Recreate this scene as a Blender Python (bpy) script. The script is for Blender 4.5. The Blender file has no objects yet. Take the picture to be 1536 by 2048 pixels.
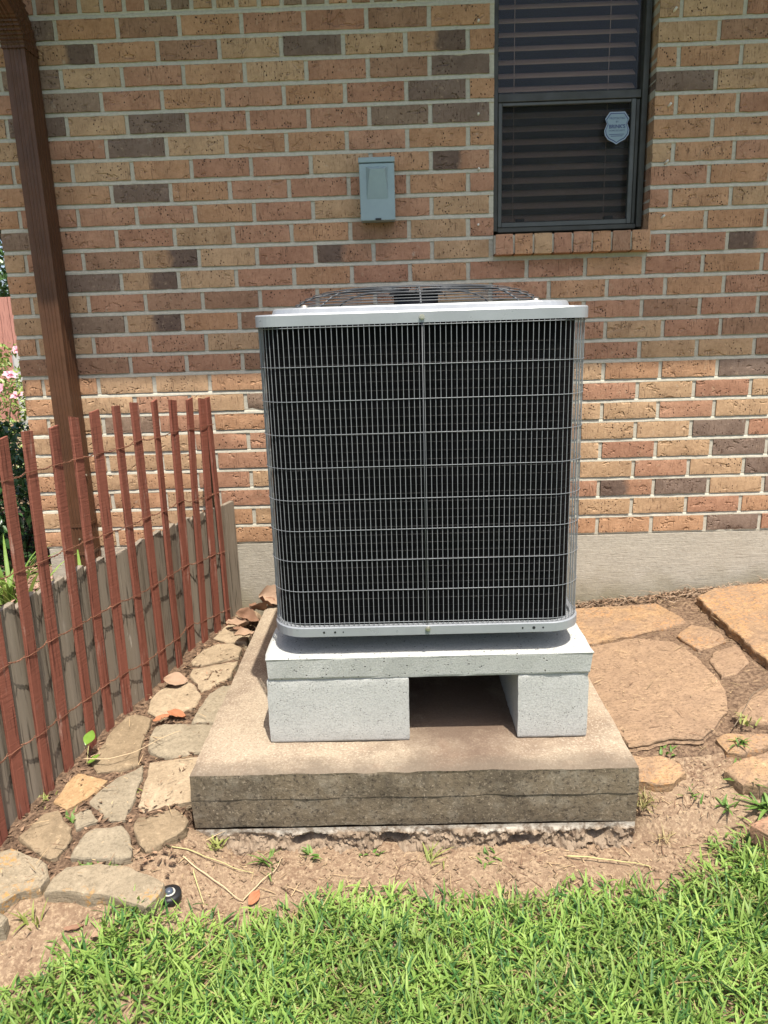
import bpy, math, random
import numpy as np
from mathutils import Vector, Matrix, noise as mnoise

rnd = random.Random(7)
rng = np.random.default_rng(7)
S = bpy.context.scene
COL = S.collection

# ------------------------------------------------------------------ camera
cam_d = bpy.data.cameras.new('camera')
cam = bpy.data.objects.new('camera', cam_d)
COL.objects.link(cam)
CAM = Vector((-0.1652, -3.0369, 1.3766))
yaw, pitch, roll = 0.01787, 0.24348, -0.03089
F = Vector((-math.sin(yaw) * math.cos(pitch), math.cos(yaw) * math.cos(pitch), -math.sin(pitch)))
R0 = Vector((math.cos(yaw), math.sin(yaw), 0))
U0 = R0.cross(F)
R = R0 * math.cos(roll) + U0 * math.sin(roll)
U = U0 * math.cos(roll) - R0 * math.sin(roll)
cam.matrix_world = Matrix(((R.x, U.x, -F.x, CAM.x), (R.y, U.y, -F.y, CAM.y), (R.z, U.z, -F.z, CAM.z), (0, 0, 0, 1)))
cam_d.sensor_fit = 'VERTICAL'
cam_d.sensor_height = 24
cam_d.lens = 24 * 1470 / 2048
cam_d.clip_start = 0.05
cam_d.clip_end = 300
S.camera = cam
S.render.resolution_x, S.render.resolution_y = 768, 1024

# ------------------------------------------------------------------ light
SUN = Vector((-0.15, 0.36, -1.0)).normalized()          # the way the sunlight travels
w = bpy.data.worlds.new('World')
S.world = w
w.use_nodes = True
wn = w.node_tree
bg = wn.nodes['Background']
sky = wn.nodes.new('ShaderNodeTexSky')
sky.sky_type = 'NISHITA'
sky.sun_disc = False
sky.sun_elevation = math.asin(-SUN.z)
sky.sun_rotation = math.atan2(-SUN.x, -SUN.y)
sky.dust_density = 3.0
sky.air_density = 0.75
sky.ozone_density = 0.6
bg.inputs[1].default_value = 0.15
wn.links.new(sky.outputs[0], bg.inputs[0])
sun_d = bpy.data.lights.new('sun', 'SUN')
sun_d.energy = 4.3
sun_d.angle = math.radians(0.53)
sun_d.color = (1.0, 0.95, 0.87)
sun = bpy.data.objects.new('sun', sun_d)
sun.rotation_euler = SUN.to_track_quat('-Z', 'Y').to_euler()
sun.location = (1, -4, 8)
COL.objects.link(sun)
S.view_settings.view_transform = 'Standard'
S.view_settings.look = 'None'
S.view_settings.exposure = 0.86
S.view_settings.gamma = 1
S.view_settings.use_curve_mapping = False

# ------------------------------------------------------------------ node helpers
class M:
    """a material with a principled shader and short node helpers"""
    def __init__(s, name, rough=0.85, spec=0.3):
        s.m = bpy.data.materials.new(name)
        s.m.use_nodes = True
        s.t = s.m.node_tree
        s.b = s.t.nodes['Principled BSDF']
        s.b.inputs['Roughness'].default_value = rough
        s.b.inputs['Specular IOR Level'].default_value = spec
        s.tc = s.t.nodes.new('ShaderNodeTexCoord')
        s.vec = s.tc.outputs['Object']
    def n(s, kind, **kw):
        x = s.t.nodes.new('ShaderNode' + kind)
        for k, v in kw.items():
            setattr(x, k, v)
        return x
    def l(s, a, b):
        s.t.links.new(a, b)
    def val(s, sock, v):
        if isinstance(v, (int, float)):
            sock.default_value = v
        elif isinstance(v, tuple):
            sock.default_value = v if len(v) == 4 or sock.type == 'VECTOR' else v + (1,)
        else:
            s.l(v, sock)
    def shift(s):
        """moves the texture by the object's own random number"""
        oi = s.n('ObjectInfo')
        s.rand = oi.outputs['Random']
        a = s.n('VectorMath', operation='MULTIPLY_ADD')
        c = s.n('CombineXYZ')
        for i, k in enumerate((37.0, 61.0, 83.0)):
            mm = s.n('Math', operation='MULTIPLY')
            s.l(s.rand, mm.inputs[0]); mm.inputs[1].default_value = k
            s.l(mm.outputs[0], c.inputs[i])
        s.l(s.tc.outputs['Object'], a.inputs[0]); a.inputs[1].default_value = (1, 1, 1); s.l(c.outputs[0], a.inputs[2])
        s.vec = a.outputs[0]
        return s
    def scl(s, v):
        mp = s.n('Mapping'); mp.inputs['Scale'].default_value = v
        s.l(s.vec, mp.inputs[0])
        return mp.outputs[0]
    def noise(s, scale, detail=4, rough=0.55, vec=None, dist=0.0):
        x = s.n('TexNoise'); x.inputs['Scale'].default_value = scale; x.inputs['Detail'].default_value = detail
        x.inputs['Roughness'].default_value = rough; x.inputs['Distortion'].default_value = dist
        s.l(vec if vec is not None else s.vec, x.inputs['Vector'])
        return x.outputs['Fac']
    def voro(s, scale, vec=None, feature='F1'):
        x = s.n('TexVoronoi', feature=feature); x.inputs['Scale'].default_value = scale
        s.l(vec if vec is not None else s.vec, x.inputs['Vector'])
        return x.outputs['Distance']
    def ramp(s, fac, *stops, mode='LINEAR'):
        x = s.n('ValToRGB'); e = x.color_ramp.elements; x.color_ramp.interpolation = mode
        while len(e) < len(stops):
            e.new(0.5)
        for i, (p, c) in enumerate(stops):
            e[i].position = p
            e[i].color = (c, c, c, 1) if isinstance(c, (int, float)) else c + (1,)
        s.l(fac, x.inputs[0])
        return x.outputs['Color']
    def mix(s, fac, a, b, mode='MIX'):
        x = s.n('MixRGB', blend_type=mode)
        s.val(x.inputs[0], fac); s.val(x.inputs[1], a); s.val(x.inputs[2], b)
        return x.outputs[0]
    def math(s, op, a, b=0.0):
        x = s.n('Math', operation=op)
        s.val(x.inputs[0], a); s.val(x.inputs[1], b)
        return x.outputs[0]
    def sep(s, vec=None):
        x = s.n('SeparateXYZ'); s.l(vec if vec is not None else s.vec, x.inputs[0])
        return x.outputs
    def color(s, c):
        s.val(s.b.inputs['Base Color'], c)
        return s
    def bump(s, h, dist=0.002, strength=1.0):
        x = s.n('Bump'); x.inputs['Strength'].default_value = strength; x.inputs['Distance'].default_value = dist
        s.l(h, x.inputs['Height'])
        prev = getattr(s, 'nrm', None)
        if prev is not None:
            s.l(prev, x.inputs['Normal'])
        s.nrm = x.outputs[0]
        s.l(s.nrm, s.b.inputs['Normal'])
        return s

def metal_paint(name, col, rough=0.4, spec=0.5, metallic=0.0, grime=0.25):
    k = M(name, rough, spec)
    k.b.inputs['Metallic'].default_value = metallic
    g = k.ramp(k.noise(9, 6, 0.7), (0.35, 1 - grime), (0.7, 1.0))
    k.color(k.mix(1.0, col + (1,), g, 'MULTIPLY'))
    k.l(k.ramp(k.noise(30, 4), (0.3, rough * 0.8), (0.8, min(1, rough * 1.4))), k.b.inputs['Roughness'])
    k.bump(k.noise(40, 3), 0.0004, 0.4)
    return k.m

# ------------------------------------------------------------------ mesh helpers
def mesh(name, V, Fc, smooth=False):
    me = bpy.data.meshes.new(name)
    me.from_pydata([tuple(v) for v in V], [], [tuple(f) for f in Fc])
    me.update()
    if smooth:
        me.polygons.foreach_set('use_smooth', np.ones(len(me.polygons), bool))
    return me

def fast_mesh(name, V, T, cols=None, smooth=False, k=3):
    """numpy vertices, faces of k corners each and one colour per vertex"""
    me = bpy.data.meshes.new(name)
    V = np.asarray(V, np.float32); T = np.asarray(T, np.int32)
    me.vertices.add(len(V)); me.vertices.foreach_set('co', V.ravel())
    me.loops.add(T.size); me.loops.foreach_set('vertex_index', T.ravel())
    me.polygons.add(len(T)); me.polygons.foreach_set('loop_start', np.arange(0, T.size, k, dtype=np.int32))
    me.polygons.foreach_set('use_smooth', np.full(len(T), smooth))
    me.update(calc_edges=True)
    if cols is not None:
        a = me.color_attributes.new('tint', 'FLOAT_COLOR', 'POINT')
        c = np.ones((len(V), 4), np.float32); c[:, :3] = cols
        a.data.foreach_set('color', c.ravel())
    return me

def ob(name, me, mat=None, parent=None, loc=None, rot=None, obmat=False):
    o = bpy.data.objects.new(name, me)
    COL.objects.link(o)
    if mat is not None:
        if obmat:
            if not me.materials:
                me.materials.append(mat)
            o.material_slots[0].link = 'OBJECT'
            o.material_slots[0].material = mat
        elif not me.materials:
            for x in (mat if isinstance(mat, (list, tuple)) else [mat]):
                me.materials.append(x)
    if loc is not None: o.location = loc
    if rot is not None: o.rotation_euler = rot
    if parent is not None:
        o.parent = parent
        if parent.type == 'EMPTY':
            o.matrix_parent_inverse = Matrix.Translation(-parent.location)
    return o

def tag(o, label=None, cat=None, group=None, kind=None):
    for k, v in (('label', label), ('category', cat), ('group', group), ('kind', kind)):
        if v: o[k] = v
    return o

def root(name, loc, label=None, cat=None, group=None, kind=None):
    o = bpy.data.objects.new(name, None)
    o.empty_display_size = 0.1
    o.location = loc
    COL.objects.link(o)
    return tag(o, label, cat, group, kind)

class MB:
    """collects shapes for one mesh"""
    def __init__(s): s.V = []; s.F = []; s.mi = []
    def add(s, V, Fc, mi=0):
        o = len(s.V); s.V += [tuple(v) for v in V]; s.F += [tuple(i + o for i in f) for f in Fc]; s.mi += [mi] * len(Fc)
        return s
    def box(s, x0, x1, y0, y1, z0, z1, mi=0):
        V = [(x, y, z) for x in (x0, x1) for y in (y0, y1) for z in (z0, z1)]
        return s.add(V, [(0, 1, 3, 2), (4, 6, 7, 5), (0, 4, 5, 1), (2, 3, 7, 6), (0, 2, 6, 4), (1, 5, 7, 3)], mi)
    def bbox(s, x0, x1, y0, y1, z0, z1, b=0.002, mi=0):
        """box with chamfered edges"""
        V = []; c = [(x0, x1), (y0, y1), (z0, z1)]
        idx = {}
        for ix in (0, 1):
            for iy in (0, 1):
                for iz in (0, 1):
                    p = [c[0][ix], c[1][iy], c[2][iz]]
                    sg = [b if ix == 0 else -b, b if iy == 0 else -b, b if iz == 0 else -b]
                    for ax in range(3):     # the vertex that keeps axis ax on the face
                        q = list(p)
                        for a2 in range(3):
                            if a2 != ax: q[a2] += sg[a2]
                        idx[ix, iy, iz, ax] = len(V); V.append(q)
        Fc = []
        for ax in range(3):
            o1, o2 = [a for a in range(3) if a != ax]
            for sd in (0, 1):
                f = []
                for u, v in ((0, 0), (1, 0), (1, 1), (0, 1)):
                    k = [0, 0, 0]; k[ax] = sd; k[o1] = u; k[o2] = v
                    f.append(idx[k[0], k[1], k[2], ax])
                Fc.append(f)
            for u in (0, 1):
                for v in (0, 1):
                    k0 = [0, 0, 0]; k0[o1] = u; k0[o2] = v; k1 = list(k0); k1[ax] = 1
                    Fc.append((idx[(*k0, o1)], idx[(*k1, o1)], idx[(*k1, o2)], idx[(*k0, o2)]))
        for ix in (0, 1):
            for iy in (0, 1):
                for iz in (0, 1):
                    Fc.append(tuple(idx[ix, iy, iz, a] for a in range(3)))
        return s.add(V, Fc, mi)
    def tube(s, P, r, n=6, closed=False, cap=True, mi=0):
        P = [Vector(p) for p in P]; N = len(P); V = []; Fc = []
        up = None
        for i, p in enumerate(P):
            a = P[(i - 1) % N] if closed or i > 0 else P[i]
            b = P[(i + 1) % N] if closed or i < N - 1 else P[i]
            t = (b - a).normalized()
            if up is None:
                up = Vector((0, 0, 1)) if abs(t.z) < 0.9 else Vector((1, 0, 0))
            e1 = (up - t * up.dot(t))
            e1 = e1.normalized() if e1.length > 1e-6 else t.orthogonal().normalized()
            up = e1
            e2 = t.cross(e1)
            rr = r[i] if isinstance(r, (list, tuple)) else r
            for k in range(n):
                an = 2 * math.pi * k / n
                V.append(p + (e1 * math.cos(an) + e2 * math.sin(an)) * rr)
        for i in range(N if closed else N - 1):
            j = (i + 1) % N
            for k in range(n):
                k2 = (k + 1) % n
                Fc.append((i * n + k, i * n + k2, j * n + k2, j * n + k))
        if cap and not closed:
            Fc.append(tuple(range(n - 1, -1, -1))); Fc.append(tuple((N - 1) * n + k for k in range(n)))
        return s.add(V, Fc, mi)
    def lathe(s, c, prof, n=24, mi=0):
        """profile of (radius, z) turned about the vertical through c"""
        V = []; Fc = []
        for r, z in prof:
            for k in range(n):
                a = 2 * math.pi * k / n
                V.append((c[0] + r * math.cos(a), c[1] + r * math.sin(a), c[2] + z))
        for i in range(len(prof) - 1):
            for k in range(n):
                k2 = (k + 1) % n
                Fc.append((i * n + k, i * n + k2, (i + 1) * n + k2, (i + 1) * n + k))
        return s.add(V, Fc, mi)
    def loops(s, L, cap0=False, cap1=False, mi=0):
        """skin over closed loops of equal length"""
        n = len(L[0]); V = [p for l in L for p in l]; Fc = []
        for i in range(len(L) - 1):
            for k in range(n):
                k2 = (k + 1) % n
                Fc.append((i * n + k, i * n + k2, (i + 1) * n + k2, (i + 1) * n + k))
        if cap0: Fc.append(tuple(range(n - 1, -1, -1)))
        if cap1: Fc.append(tuple((len(L) - 1) * n + k for k in range(n)))
        return s.add(V, Fc, mi)
    def me(s, name, smooth=False):
        m = mesh(name, s.V, s.F, smooth)
        if any(s.mi): m.polygons.foreach_set('material_index', s.mi)
        return m
    def build(s, name, mat, parent=None, smooth=False, **k):
        return ob(name, s.me(name, smooth), mat, parent, **k)

def nz(x, y, z=0.0, sc=1.0):
    return mnoise.noise(Vector((x * sc, y * sc, z * sc + 3.7)))

# ================================================================== MATERIALS
def brick_mat(name, c1, c2, half=None):
    k = M(name, 0.9, 0.2).shift()
    base = k.mix(k.rand, c1, c2)
    base = k.mix(k.ramp(k.noise(14, 3), (0.35, 0.0), (0.7, 0.45)), base, tuple(min(1, v * 1.25 + 0.01) for v in c2))
    if half:                                    # a flashed brick: one end burnt dark
        x = k.sep(k.tc.outputs['Object'])[0]
        f = k.math('ADD', x, k.math('MULTIPLY', k.math('SUBTRACT', k.noise(25, 3), 0.5), 0.05))
        f = k.math('ADD', k.math('MULTIPLY', f, 30.0 * half[0]), half[1])
        base = k.mix(k.ramp(f, (0.15, 0.0), (0.95, 1.0)), base, k.mix(k.noise(40, 3), (0.115, 0.08, 0.062), (0.19, 0.13, 0.098)))
    # mottling, wire-cut streaks, dark iron pits
    base = k.mix(k.ramp(k.noise(70, 5, 0.75), (0.3, 0.6), (0.6, 0.0)), base, k.mix(1.0, base, (0.6, 0.55, 0.5, 1), 'MULTIPLY'))
    base = k.mix(k.ramp(k.noise(9, 4, 0.6), (0.42, 0.0), (0.72, 0.55)), base, k.mix(1.0, base, (0.62, 0.58, 0.58, 1), 'MULTIPLY'))
    base = k.mix(k.ramp(k.noise(45, 4, 0.7), (0.60, 0.0), (0.74, 0.45)), base, (0.50, 0.37, 0.24))
    st = k.ramp(k.noise(1.0, 3, 0.6, k.scl((230, 230, 26))), (0.57, 0.0), (0.68, 0.8))
    gate = k.ramp(k.noise(11, 2), (0.36, 0.0), (0.56, 1.0))
    base = k.mix(k.mix(1.0, st, gate, 'MULTIPLY'), base, (0.075, 0.04, 0.025))
    base = k.mix(k.ramp(k.noise(13, 5, 0.7), (0.66, 0.0), (0.74, 0.4)), base, (0.47, 0.43, 0.35))
    pit = k.ramp(k.voro(95, k.scl((1, 1, 0.75))), (0.17, 1.0), (0.27, 0.0))
    gate2 = k.ramp(k.noise(17, 2), (0.46, 0.0), (0.58, 1.0))
    pitm = k.mix(1.0, pit, gate2, 'MULTIPLY')
    base = k.mix(pitm, base, (0.05, 0.028, 0.02))
    k.color(base)
    k.bump(k.noise(160, 5, 0.75), 0.0022, 0.75)
    k.bump(k.noise(38, 4, 0.65), 0.003, 0.6)
    gouge = k.ramp(k.noise(21, 3, 0.5, k.scl((1, 1, 1.7)), 0.4), (0.30, 0.0), (0.39, 1.0))
    k.bump(gouge, 0.006, 0.9)
    k.bump(pitm, -0.0015, 0.8)
    return k.m

BRK = {
    'T': brick_mat('tan_brick', (0.405, 0.262, 0.148), (0.465, 0.308, 0.18)),
    'O': brick_mat('orange_tan_brick', (0.40, 0.22, 0.12), (0.45, 0.265, 0.15)),
    'R': brick_mat('red_brick', (0.355, 0.185, 0.115), (0.42, 0.235, 0.145)),
    'B': brick_mat('brown_brick', (0.27, 0.155, 0.095), (0.34, 0.20, 0.125)),
    'G': brick_mat('grey_brown_brick', (0.215, 0.15, 0.105), (0.28, 0.195, 0.135)),
    'D': brick_mat('dark_brick', (0.155, 0.11, 0.085), (0.225, 0.16, 0.12)),
    'M': brick_mat('flashed_red_brick', (0.35, 0.19, 0.115), (0.40, 0.23, 0.14), (-1, 0.5)),
    'm': brick_mat('flashed_tan_brick', (0.37, 0.22, 0.125), (0.42, 0.27, 0.155), (1, 0.5)),
}
def mortar_mat():
    k = M('mortar', 0.95, 0.15)
    c = k.mix(k.noise(6, 4), (0.43, 0.405, 0.325), (0.52, 0.485, 0.395))
    c = k.mix(k.ramp(k.noise(90, 4, 0.7), (0.4, 0.0), (0.75, 0.6)), c, (0.29, 0.265, 0.205))
    k.color(c)
    k.bump(k.noise(28, 4), 0.003, 0.6); k.bump(k.noise(220, 4, 0.7), 0.0012, 0.6)
    return k.m
MORTAR = mortar_mat()

def foundation_mat():
    k = M('brushed_concrete', 0.95, 0.15)
    c = k.mix(k.noise(5, 5), (0.36, 0.325, 0.26), (0.46, 0.42, 0.34))
    z = k.sep()[2]
    dirt = k.math('ADD', k.math('MULTIPLY', z, -3.2), k.math('MULTIPLY', k.noise(6, 5), 1.1))
    c = k.mix(k.ramp(dirt, (-0.0, 0.75), (0.0, 0.0)) if False else k.ramp(k.math('ADD', dirt, 0.9), (0.35, 0.0), (0.85, 0.85)), c, (0.235, 0.205, 0.13))
    c = k.mix(k.ramp(k.noise(75, 5, 0.7), (0.45, 0.0), (0.8, 0.5)), c, (0.22, 0.19, 0.15))
    k.color(c)
    v = k.n('Mapping'); v.inputs['Rotation'].default_value = (0, 0.28, 0); v.inputs['Scale'].default_value = (9, 1, 95)
    k.l(k.vec, v.inputs[0])
    k.bump(k.noise(1.0, 5, 0.7, v.outputs[0], 1.6), 0.0035, 0.7)
    k.bump(k.noise(90, 5, 0.75), 0.003, 0.6)
    k.bump(k.noise(13, 3), 0.006, 0.5)
    return k.m
FOUND = foundation_mat()

def slab_top_mat():
    k = M('weathered_slab_concrete', 0.95, 0.15)
    c = k.mix(k.noise(4, 5), (0.29, 0.232, 0.162), (0.375, 0.31, 0.225))
    c = k.mix(k.ramp(k.noise(5, 6, 0.7), (0.44, 0.0), (0.64, 0.85)), c, (0.18, 0.135, 0.098))
    c = k.mix(k.ramp(k.noise(2.6, 4, 0.6), (0.5, 0.0), (0.7, 0.55)), c, (0.215, 0.145, 0.10))
    c = k.mix(k.ramp(k.noise(170, 3, 0.7), (0.46, 0.0), (0.64, 0.6)), c, (0.19, 0.135, 0.09))
    c = k.mix(k.ramp(k.noise(120, 3, 0.7, k.scl((1.3, 1.1, 1))), (0.52, 0.0), (0.66, 0.55)), c, (0.50, 0.42, 0.315))
    c = k.mix(k.ramp(k.noise(11, 4), (0.64, 0.0), (0.76, 0.25)), c, (0.34, 0.19, 0.12))
    mp = k.n('Mapping'); mp.inputs['Location'].default_value = (0.0, 2.15, 0); mp.inputs['Scale'].default_value = (3.2, 2.15, 0)  # brown stain by the opening; also paints shade on the floor under the pad
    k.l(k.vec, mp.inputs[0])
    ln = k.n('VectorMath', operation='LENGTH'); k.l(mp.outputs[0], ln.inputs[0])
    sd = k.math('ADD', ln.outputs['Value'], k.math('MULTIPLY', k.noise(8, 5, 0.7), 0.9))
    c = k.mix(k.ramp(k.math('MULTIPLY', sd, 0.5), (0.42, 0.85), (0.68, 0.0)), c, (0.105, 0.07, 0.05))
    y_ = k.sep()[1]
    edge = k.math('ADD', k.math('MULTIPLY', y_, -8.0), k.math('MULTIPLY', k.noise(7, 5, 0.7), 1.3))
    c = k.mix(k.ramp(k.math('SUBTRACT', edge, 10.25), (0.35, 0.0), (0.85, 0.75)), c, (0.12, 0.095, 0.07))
    k.color(c)
    k.bump(k.noise(150, 4, 0.75), 0.003, 0.6); k.bump(k.noise(20, 4), 0.004, 0.4)
    return k.m
def slab_side_mat():
    k = M('mildewed_slab_side', 0.95, 0.12)
    v = k.scl((9, 9, 26))
    c = k.mix(k.noise(1.0, 5, 0.6, v), (0.118, 0.09, 0.058), (0.20, 0.16, 0.108))
    c = k.mix(k.ramp(k.noise(3.4, 5, 0.65), (0.42, 0.0), (0.68, 0.85)), c, (0.052, 0.044, 0.034))
    c = k.mix(k.ramp(k.noise(16, 5, 0.7), (0.5, 0.0), (0.7, 0.6)), c, (0.24, 0.21, 0.16))
    c = k.mix(k.ramp(k.noise(1.0, 4, 0.6, k.scl((40, 40, 5))), (0.55, 0.0), (0.75, 0.5)), c, (0.06, 0.052, 0.04))
    c = k.mix(k.ramp(k.noise(120, 4, 0.75), (0.56, 0.0), (0.68, 0.75)), c, (0.34, 0.28, 0.20))
    c = k.mix(k.ramp(k.noise(95, 4, 0.75), (0.36, 0.85), (0.46, 0.0)), c, (0.045, 0.036, 0.028))
    k.color(c)
    k.bump(k.noise(110, 4, 0.75), 0.004, 0.6); k.bump(k.noise(35, 5, 0.7), 0.004, 0.5)
    return k.m
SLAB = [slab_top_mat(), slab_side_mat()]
def rough_mat():
    k = M('rough_footing_concrete', 0.95, 0.12)
    z = k.sep()[2]
    c = k.mix(k.noise(30, 5, 0.7), (0.20, 0.145, 0.095), (0.32, 0.25, 0.18))
    f = k.math('ADD', k.math('MULTIPLY', z, 28.0), k.math('MULTIPLY', k.noise(14, 3), 1.4))
    c = k.mix(k.ramp(k.math('SUBTRACT', f, 2.15), (0.3, 0.0), (0.6, 0.85)), c, (0.42, 0.385, 0.32))
    c = k.mix(k.ramp(k.noise(50, 5, 0.7), (0.46, 0.0), (0.62, 0.8)), c, (0.13, 0.09, 0.06))
    k.color(c); k.bump(k.noise(90, 5, 0.75), 0.004, 0.8)
    return k.m
def cmu_mat(name, a, b, pits):
    k = M(name, 0.95, 0.12).shift()
    c = k.mix(k.noise(8, 4), a, b)
    c = k.mix(k.ramp(k.noise(240, 3, 0.7), (0.45, 0.0), (0.7, 0.55)), c, tuple(v * 0.5 for v in a))
    p = k.ramp(k.voro(pits), (0.12, 1.0), (0.22, 0.0))
    pm = k.mix(1.0, p, k.ramp(k.noise(30, 2), (0.45, 0.0), (0.6, 1.0)), 'MULTIPLY')
    c = k.mix(pm, c, tuple(v * 0.25 for v in a))
    k.color(c); k.bump(k.noise(260, 4, 0.75), 0.0022, 0.8); k.bump(pm, -0.003, 0.8)
    return k.m
BLOCK = cmu_mat('grey_block', (0.40, 0.40, 0.37), (0.47, 0.465, 0.43), 160)
PAD = cmu_mat('pale_pad_concrete', (0.42, 0.425, 0.39), (0.50, 0.50, 0.46), 85)

def wood_mat(name, a, b, worn, wornamt, rough_sawn=True):
    k = M(name, 0.85, 0.2).shift()
    g = k.noise(1.0, 5, 0.65, k.scl((70, 70, 3.2)), 0.5)
    c = k.mix(g, a, b)
    wm = k.ramp(k.noise(1.0, 5, 0.7, k.scl((60, 60, 7))), (0.66 - wornamt, 0.0), (0.76 - wornamt, 0.9))
    gate = k.ramp(k.noise(5, 3), (0.42, 0.0), (0.66, 1.0))
    c = k.mix(k.mix(1.0, wm, gate, 'MULTIPLY'), c, worn)
    c = k.mix(k.ramp(k.noise(1.0, 4, 0.6, k.scl((120, 120, 5))), (0.34, 0.8), (0.45, 0.0)), c, tuple(v * 0.35 for v in a))
    k.color(c)
    k.bump(g, 0.0018, 0.7)
    if rough_sawn:
        k.bump(k.noise(1.0, 3, 0.6, k.scl((14, 14, 170)), 0.7), 0.0016, 0.8)
    return k.m
RED = wood_mat('red_stained_lath', (0.165, 0.056, 0.036), (0.265, 0.093, 0.06), (0.38, 0.24, 0.185), 0.09)
GREYW = wood_mat('weathered_grey_board', (0.15, 0.12, 0.085), (0.275, 0.23, 0.175), (0.42, 0.375, 0.31), 0.06, False)
DARKW = wood_mat('dark_stake_wood', (0.07, 0.06, 0.035), (0.12, 0.10, 0.065), (0.2, 0.17, 0.12), 0.0)
FARW = wood_mat('far_red_fence', (0.36, 0.17, 0.13), (0.46, 0.24, 0.19), (0.4, 0.3, 0.25), 0.0, False)
WIRE = metal_paint('rusty_wire', (0.27, 0.12, 0.07), 0.6, 0.4, 0.3, 0.5)
BROWN = metal_paint('brown_gutter_paint', (0.10, 0.046, 0.023), 0.45, 0.28, 0.0, 0.3)
BOXG = metal_paint('grey_blue_enclosure', (0.24, 0.32, 0.33), 0.45, 0.5, 0.0, 0.12)
ACG = metal_paint('pale_grey_cabinet', (0.29, 0.305, 0.315), 0.32, 0.6, 0.15, 0.12)
GUARD = metal_paint('grey_coated_wire', (0.20, 0.21, 0.215), 0.4, 0.45, 0.0, 0.1)
DULLW = metal_paint('dull_grey_wire', (0.085, 0.09, 0.093), 0.45, 0.4, 0.0, 0.1)
RINGM = metal_paint('grey_coated_ring', (0.17, 0.18, 0.185), 0.35, 0.5, 0.0, 0.1)
BLACK = metal_paint('black_coated_metal', (0.012, 0.012, 0.013), 0.5, 0.4, 0.0, 0.2)
ZINC = metal_paint('zinc_screw', (0.55, 0.52, 0.44), 0.3, 0.7, 0.8, 0.2)
FRAME = metal_paint('bronze_window_frame', (0.055, 0.054, 0.043), 0.45, 0.5, 0.2, 0.4)
SCRF = metal_paint('grey_screen_frame', (0.085, 0.088, 0.08), 0.45, 0.5, 0.2, 0.3)
WHITE = metal_paint('white_plastic', (0.72, 0.68, 0.6), 0.5, 0.4, 0.0, 0.2)
SOFF = metal_paint('brown_soffit_paint', (0.22, 0.15, 0.10), 0.7, 0.2, 0.0, 0.2)
ROOFM = metal_paint('grey_shingle', (0.12, 0.11, 0.10), 0.95, 0.1, 0.0, 0.4)
PIPEG = metal_paint('grey_pipe_plastic', (0.13, 0.16, 0.18), 0.45, 0.4, 0.0, 0.3)

def coil_mat():
    k = M('black_coil_fins', 0.7, 0.25)
    x, y, z = k.sep()
    d = k.math('SUBTRACT', x, y)
    f = k.math('SINE', k.math('MULTIPLY', d, 2 * math.pi / 0.0026))
    k.color(k.mix(k.ramp(k.noise(60, 4, 0.7), (0.5, 0.0), (0.8, 0.7)), (0.0022, 0.0022, 0.0025), (0.006, 0.006, 0.0066)))
    k.bump(f, 0.001, 0.7)
    k.b.inputs['Specular IOR Level'].default_value = 0.08
    return k.m
COIL = coil_mat()
TUBE = metal_paint('dull_coil_tube', (0.012, 0.012, 0.011), 0.6, 0.3, 0.0, 0.95)

def glass_mat(name, tint, refl):
    k = M(name)
    out = k.t.nodes['Material Output']
    k.t.nodes.remove(k.b)
    tr = k.n('BsdfTransparent'); tr.inputs[0].default_value = tint + (1,)
    gl = k.n('BsdfGlossy'); gl.inputs['Roughness'].default_value = 0.03
    lw = k.n('LayerWeight'); lw.inputs[0].default_value = 0.25
    f = k.math('MULTIPLY', lw.outputs['Fresnel'], refl)
    df = k.n('BsdfDiffuse'); df.inputs[0].default_value = (0.2, 0.19, 0.16, 1)
    m0 = k.n('MixShader'); k.l(k.ramp(k.noise(6, 5), (0.3, 0.015), (0.8, 0.06)), m0.inputs[0])
    k.l(tr.outputs[0], m0.inputs[1]); k.l(df.outputs[0], m0.inputs[2])
    mx = k.n('MixShader'); k.l(f, mx.inputs[0]); k.l(m0.outputs[0], mx.inputs[1]); k.l(gl.outputs[0], mx.inputs[2])
    k.l(mx.outputs[0], out.inputs[0])
    return k.m
GLASS = glass_mat('dusty_window_glass', (0.90, 0.90, 0.88), 0.6)
SCREEN = glass_mat('insect_screen', (0.80, 0.80, 0.80), 0.05)

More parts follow.
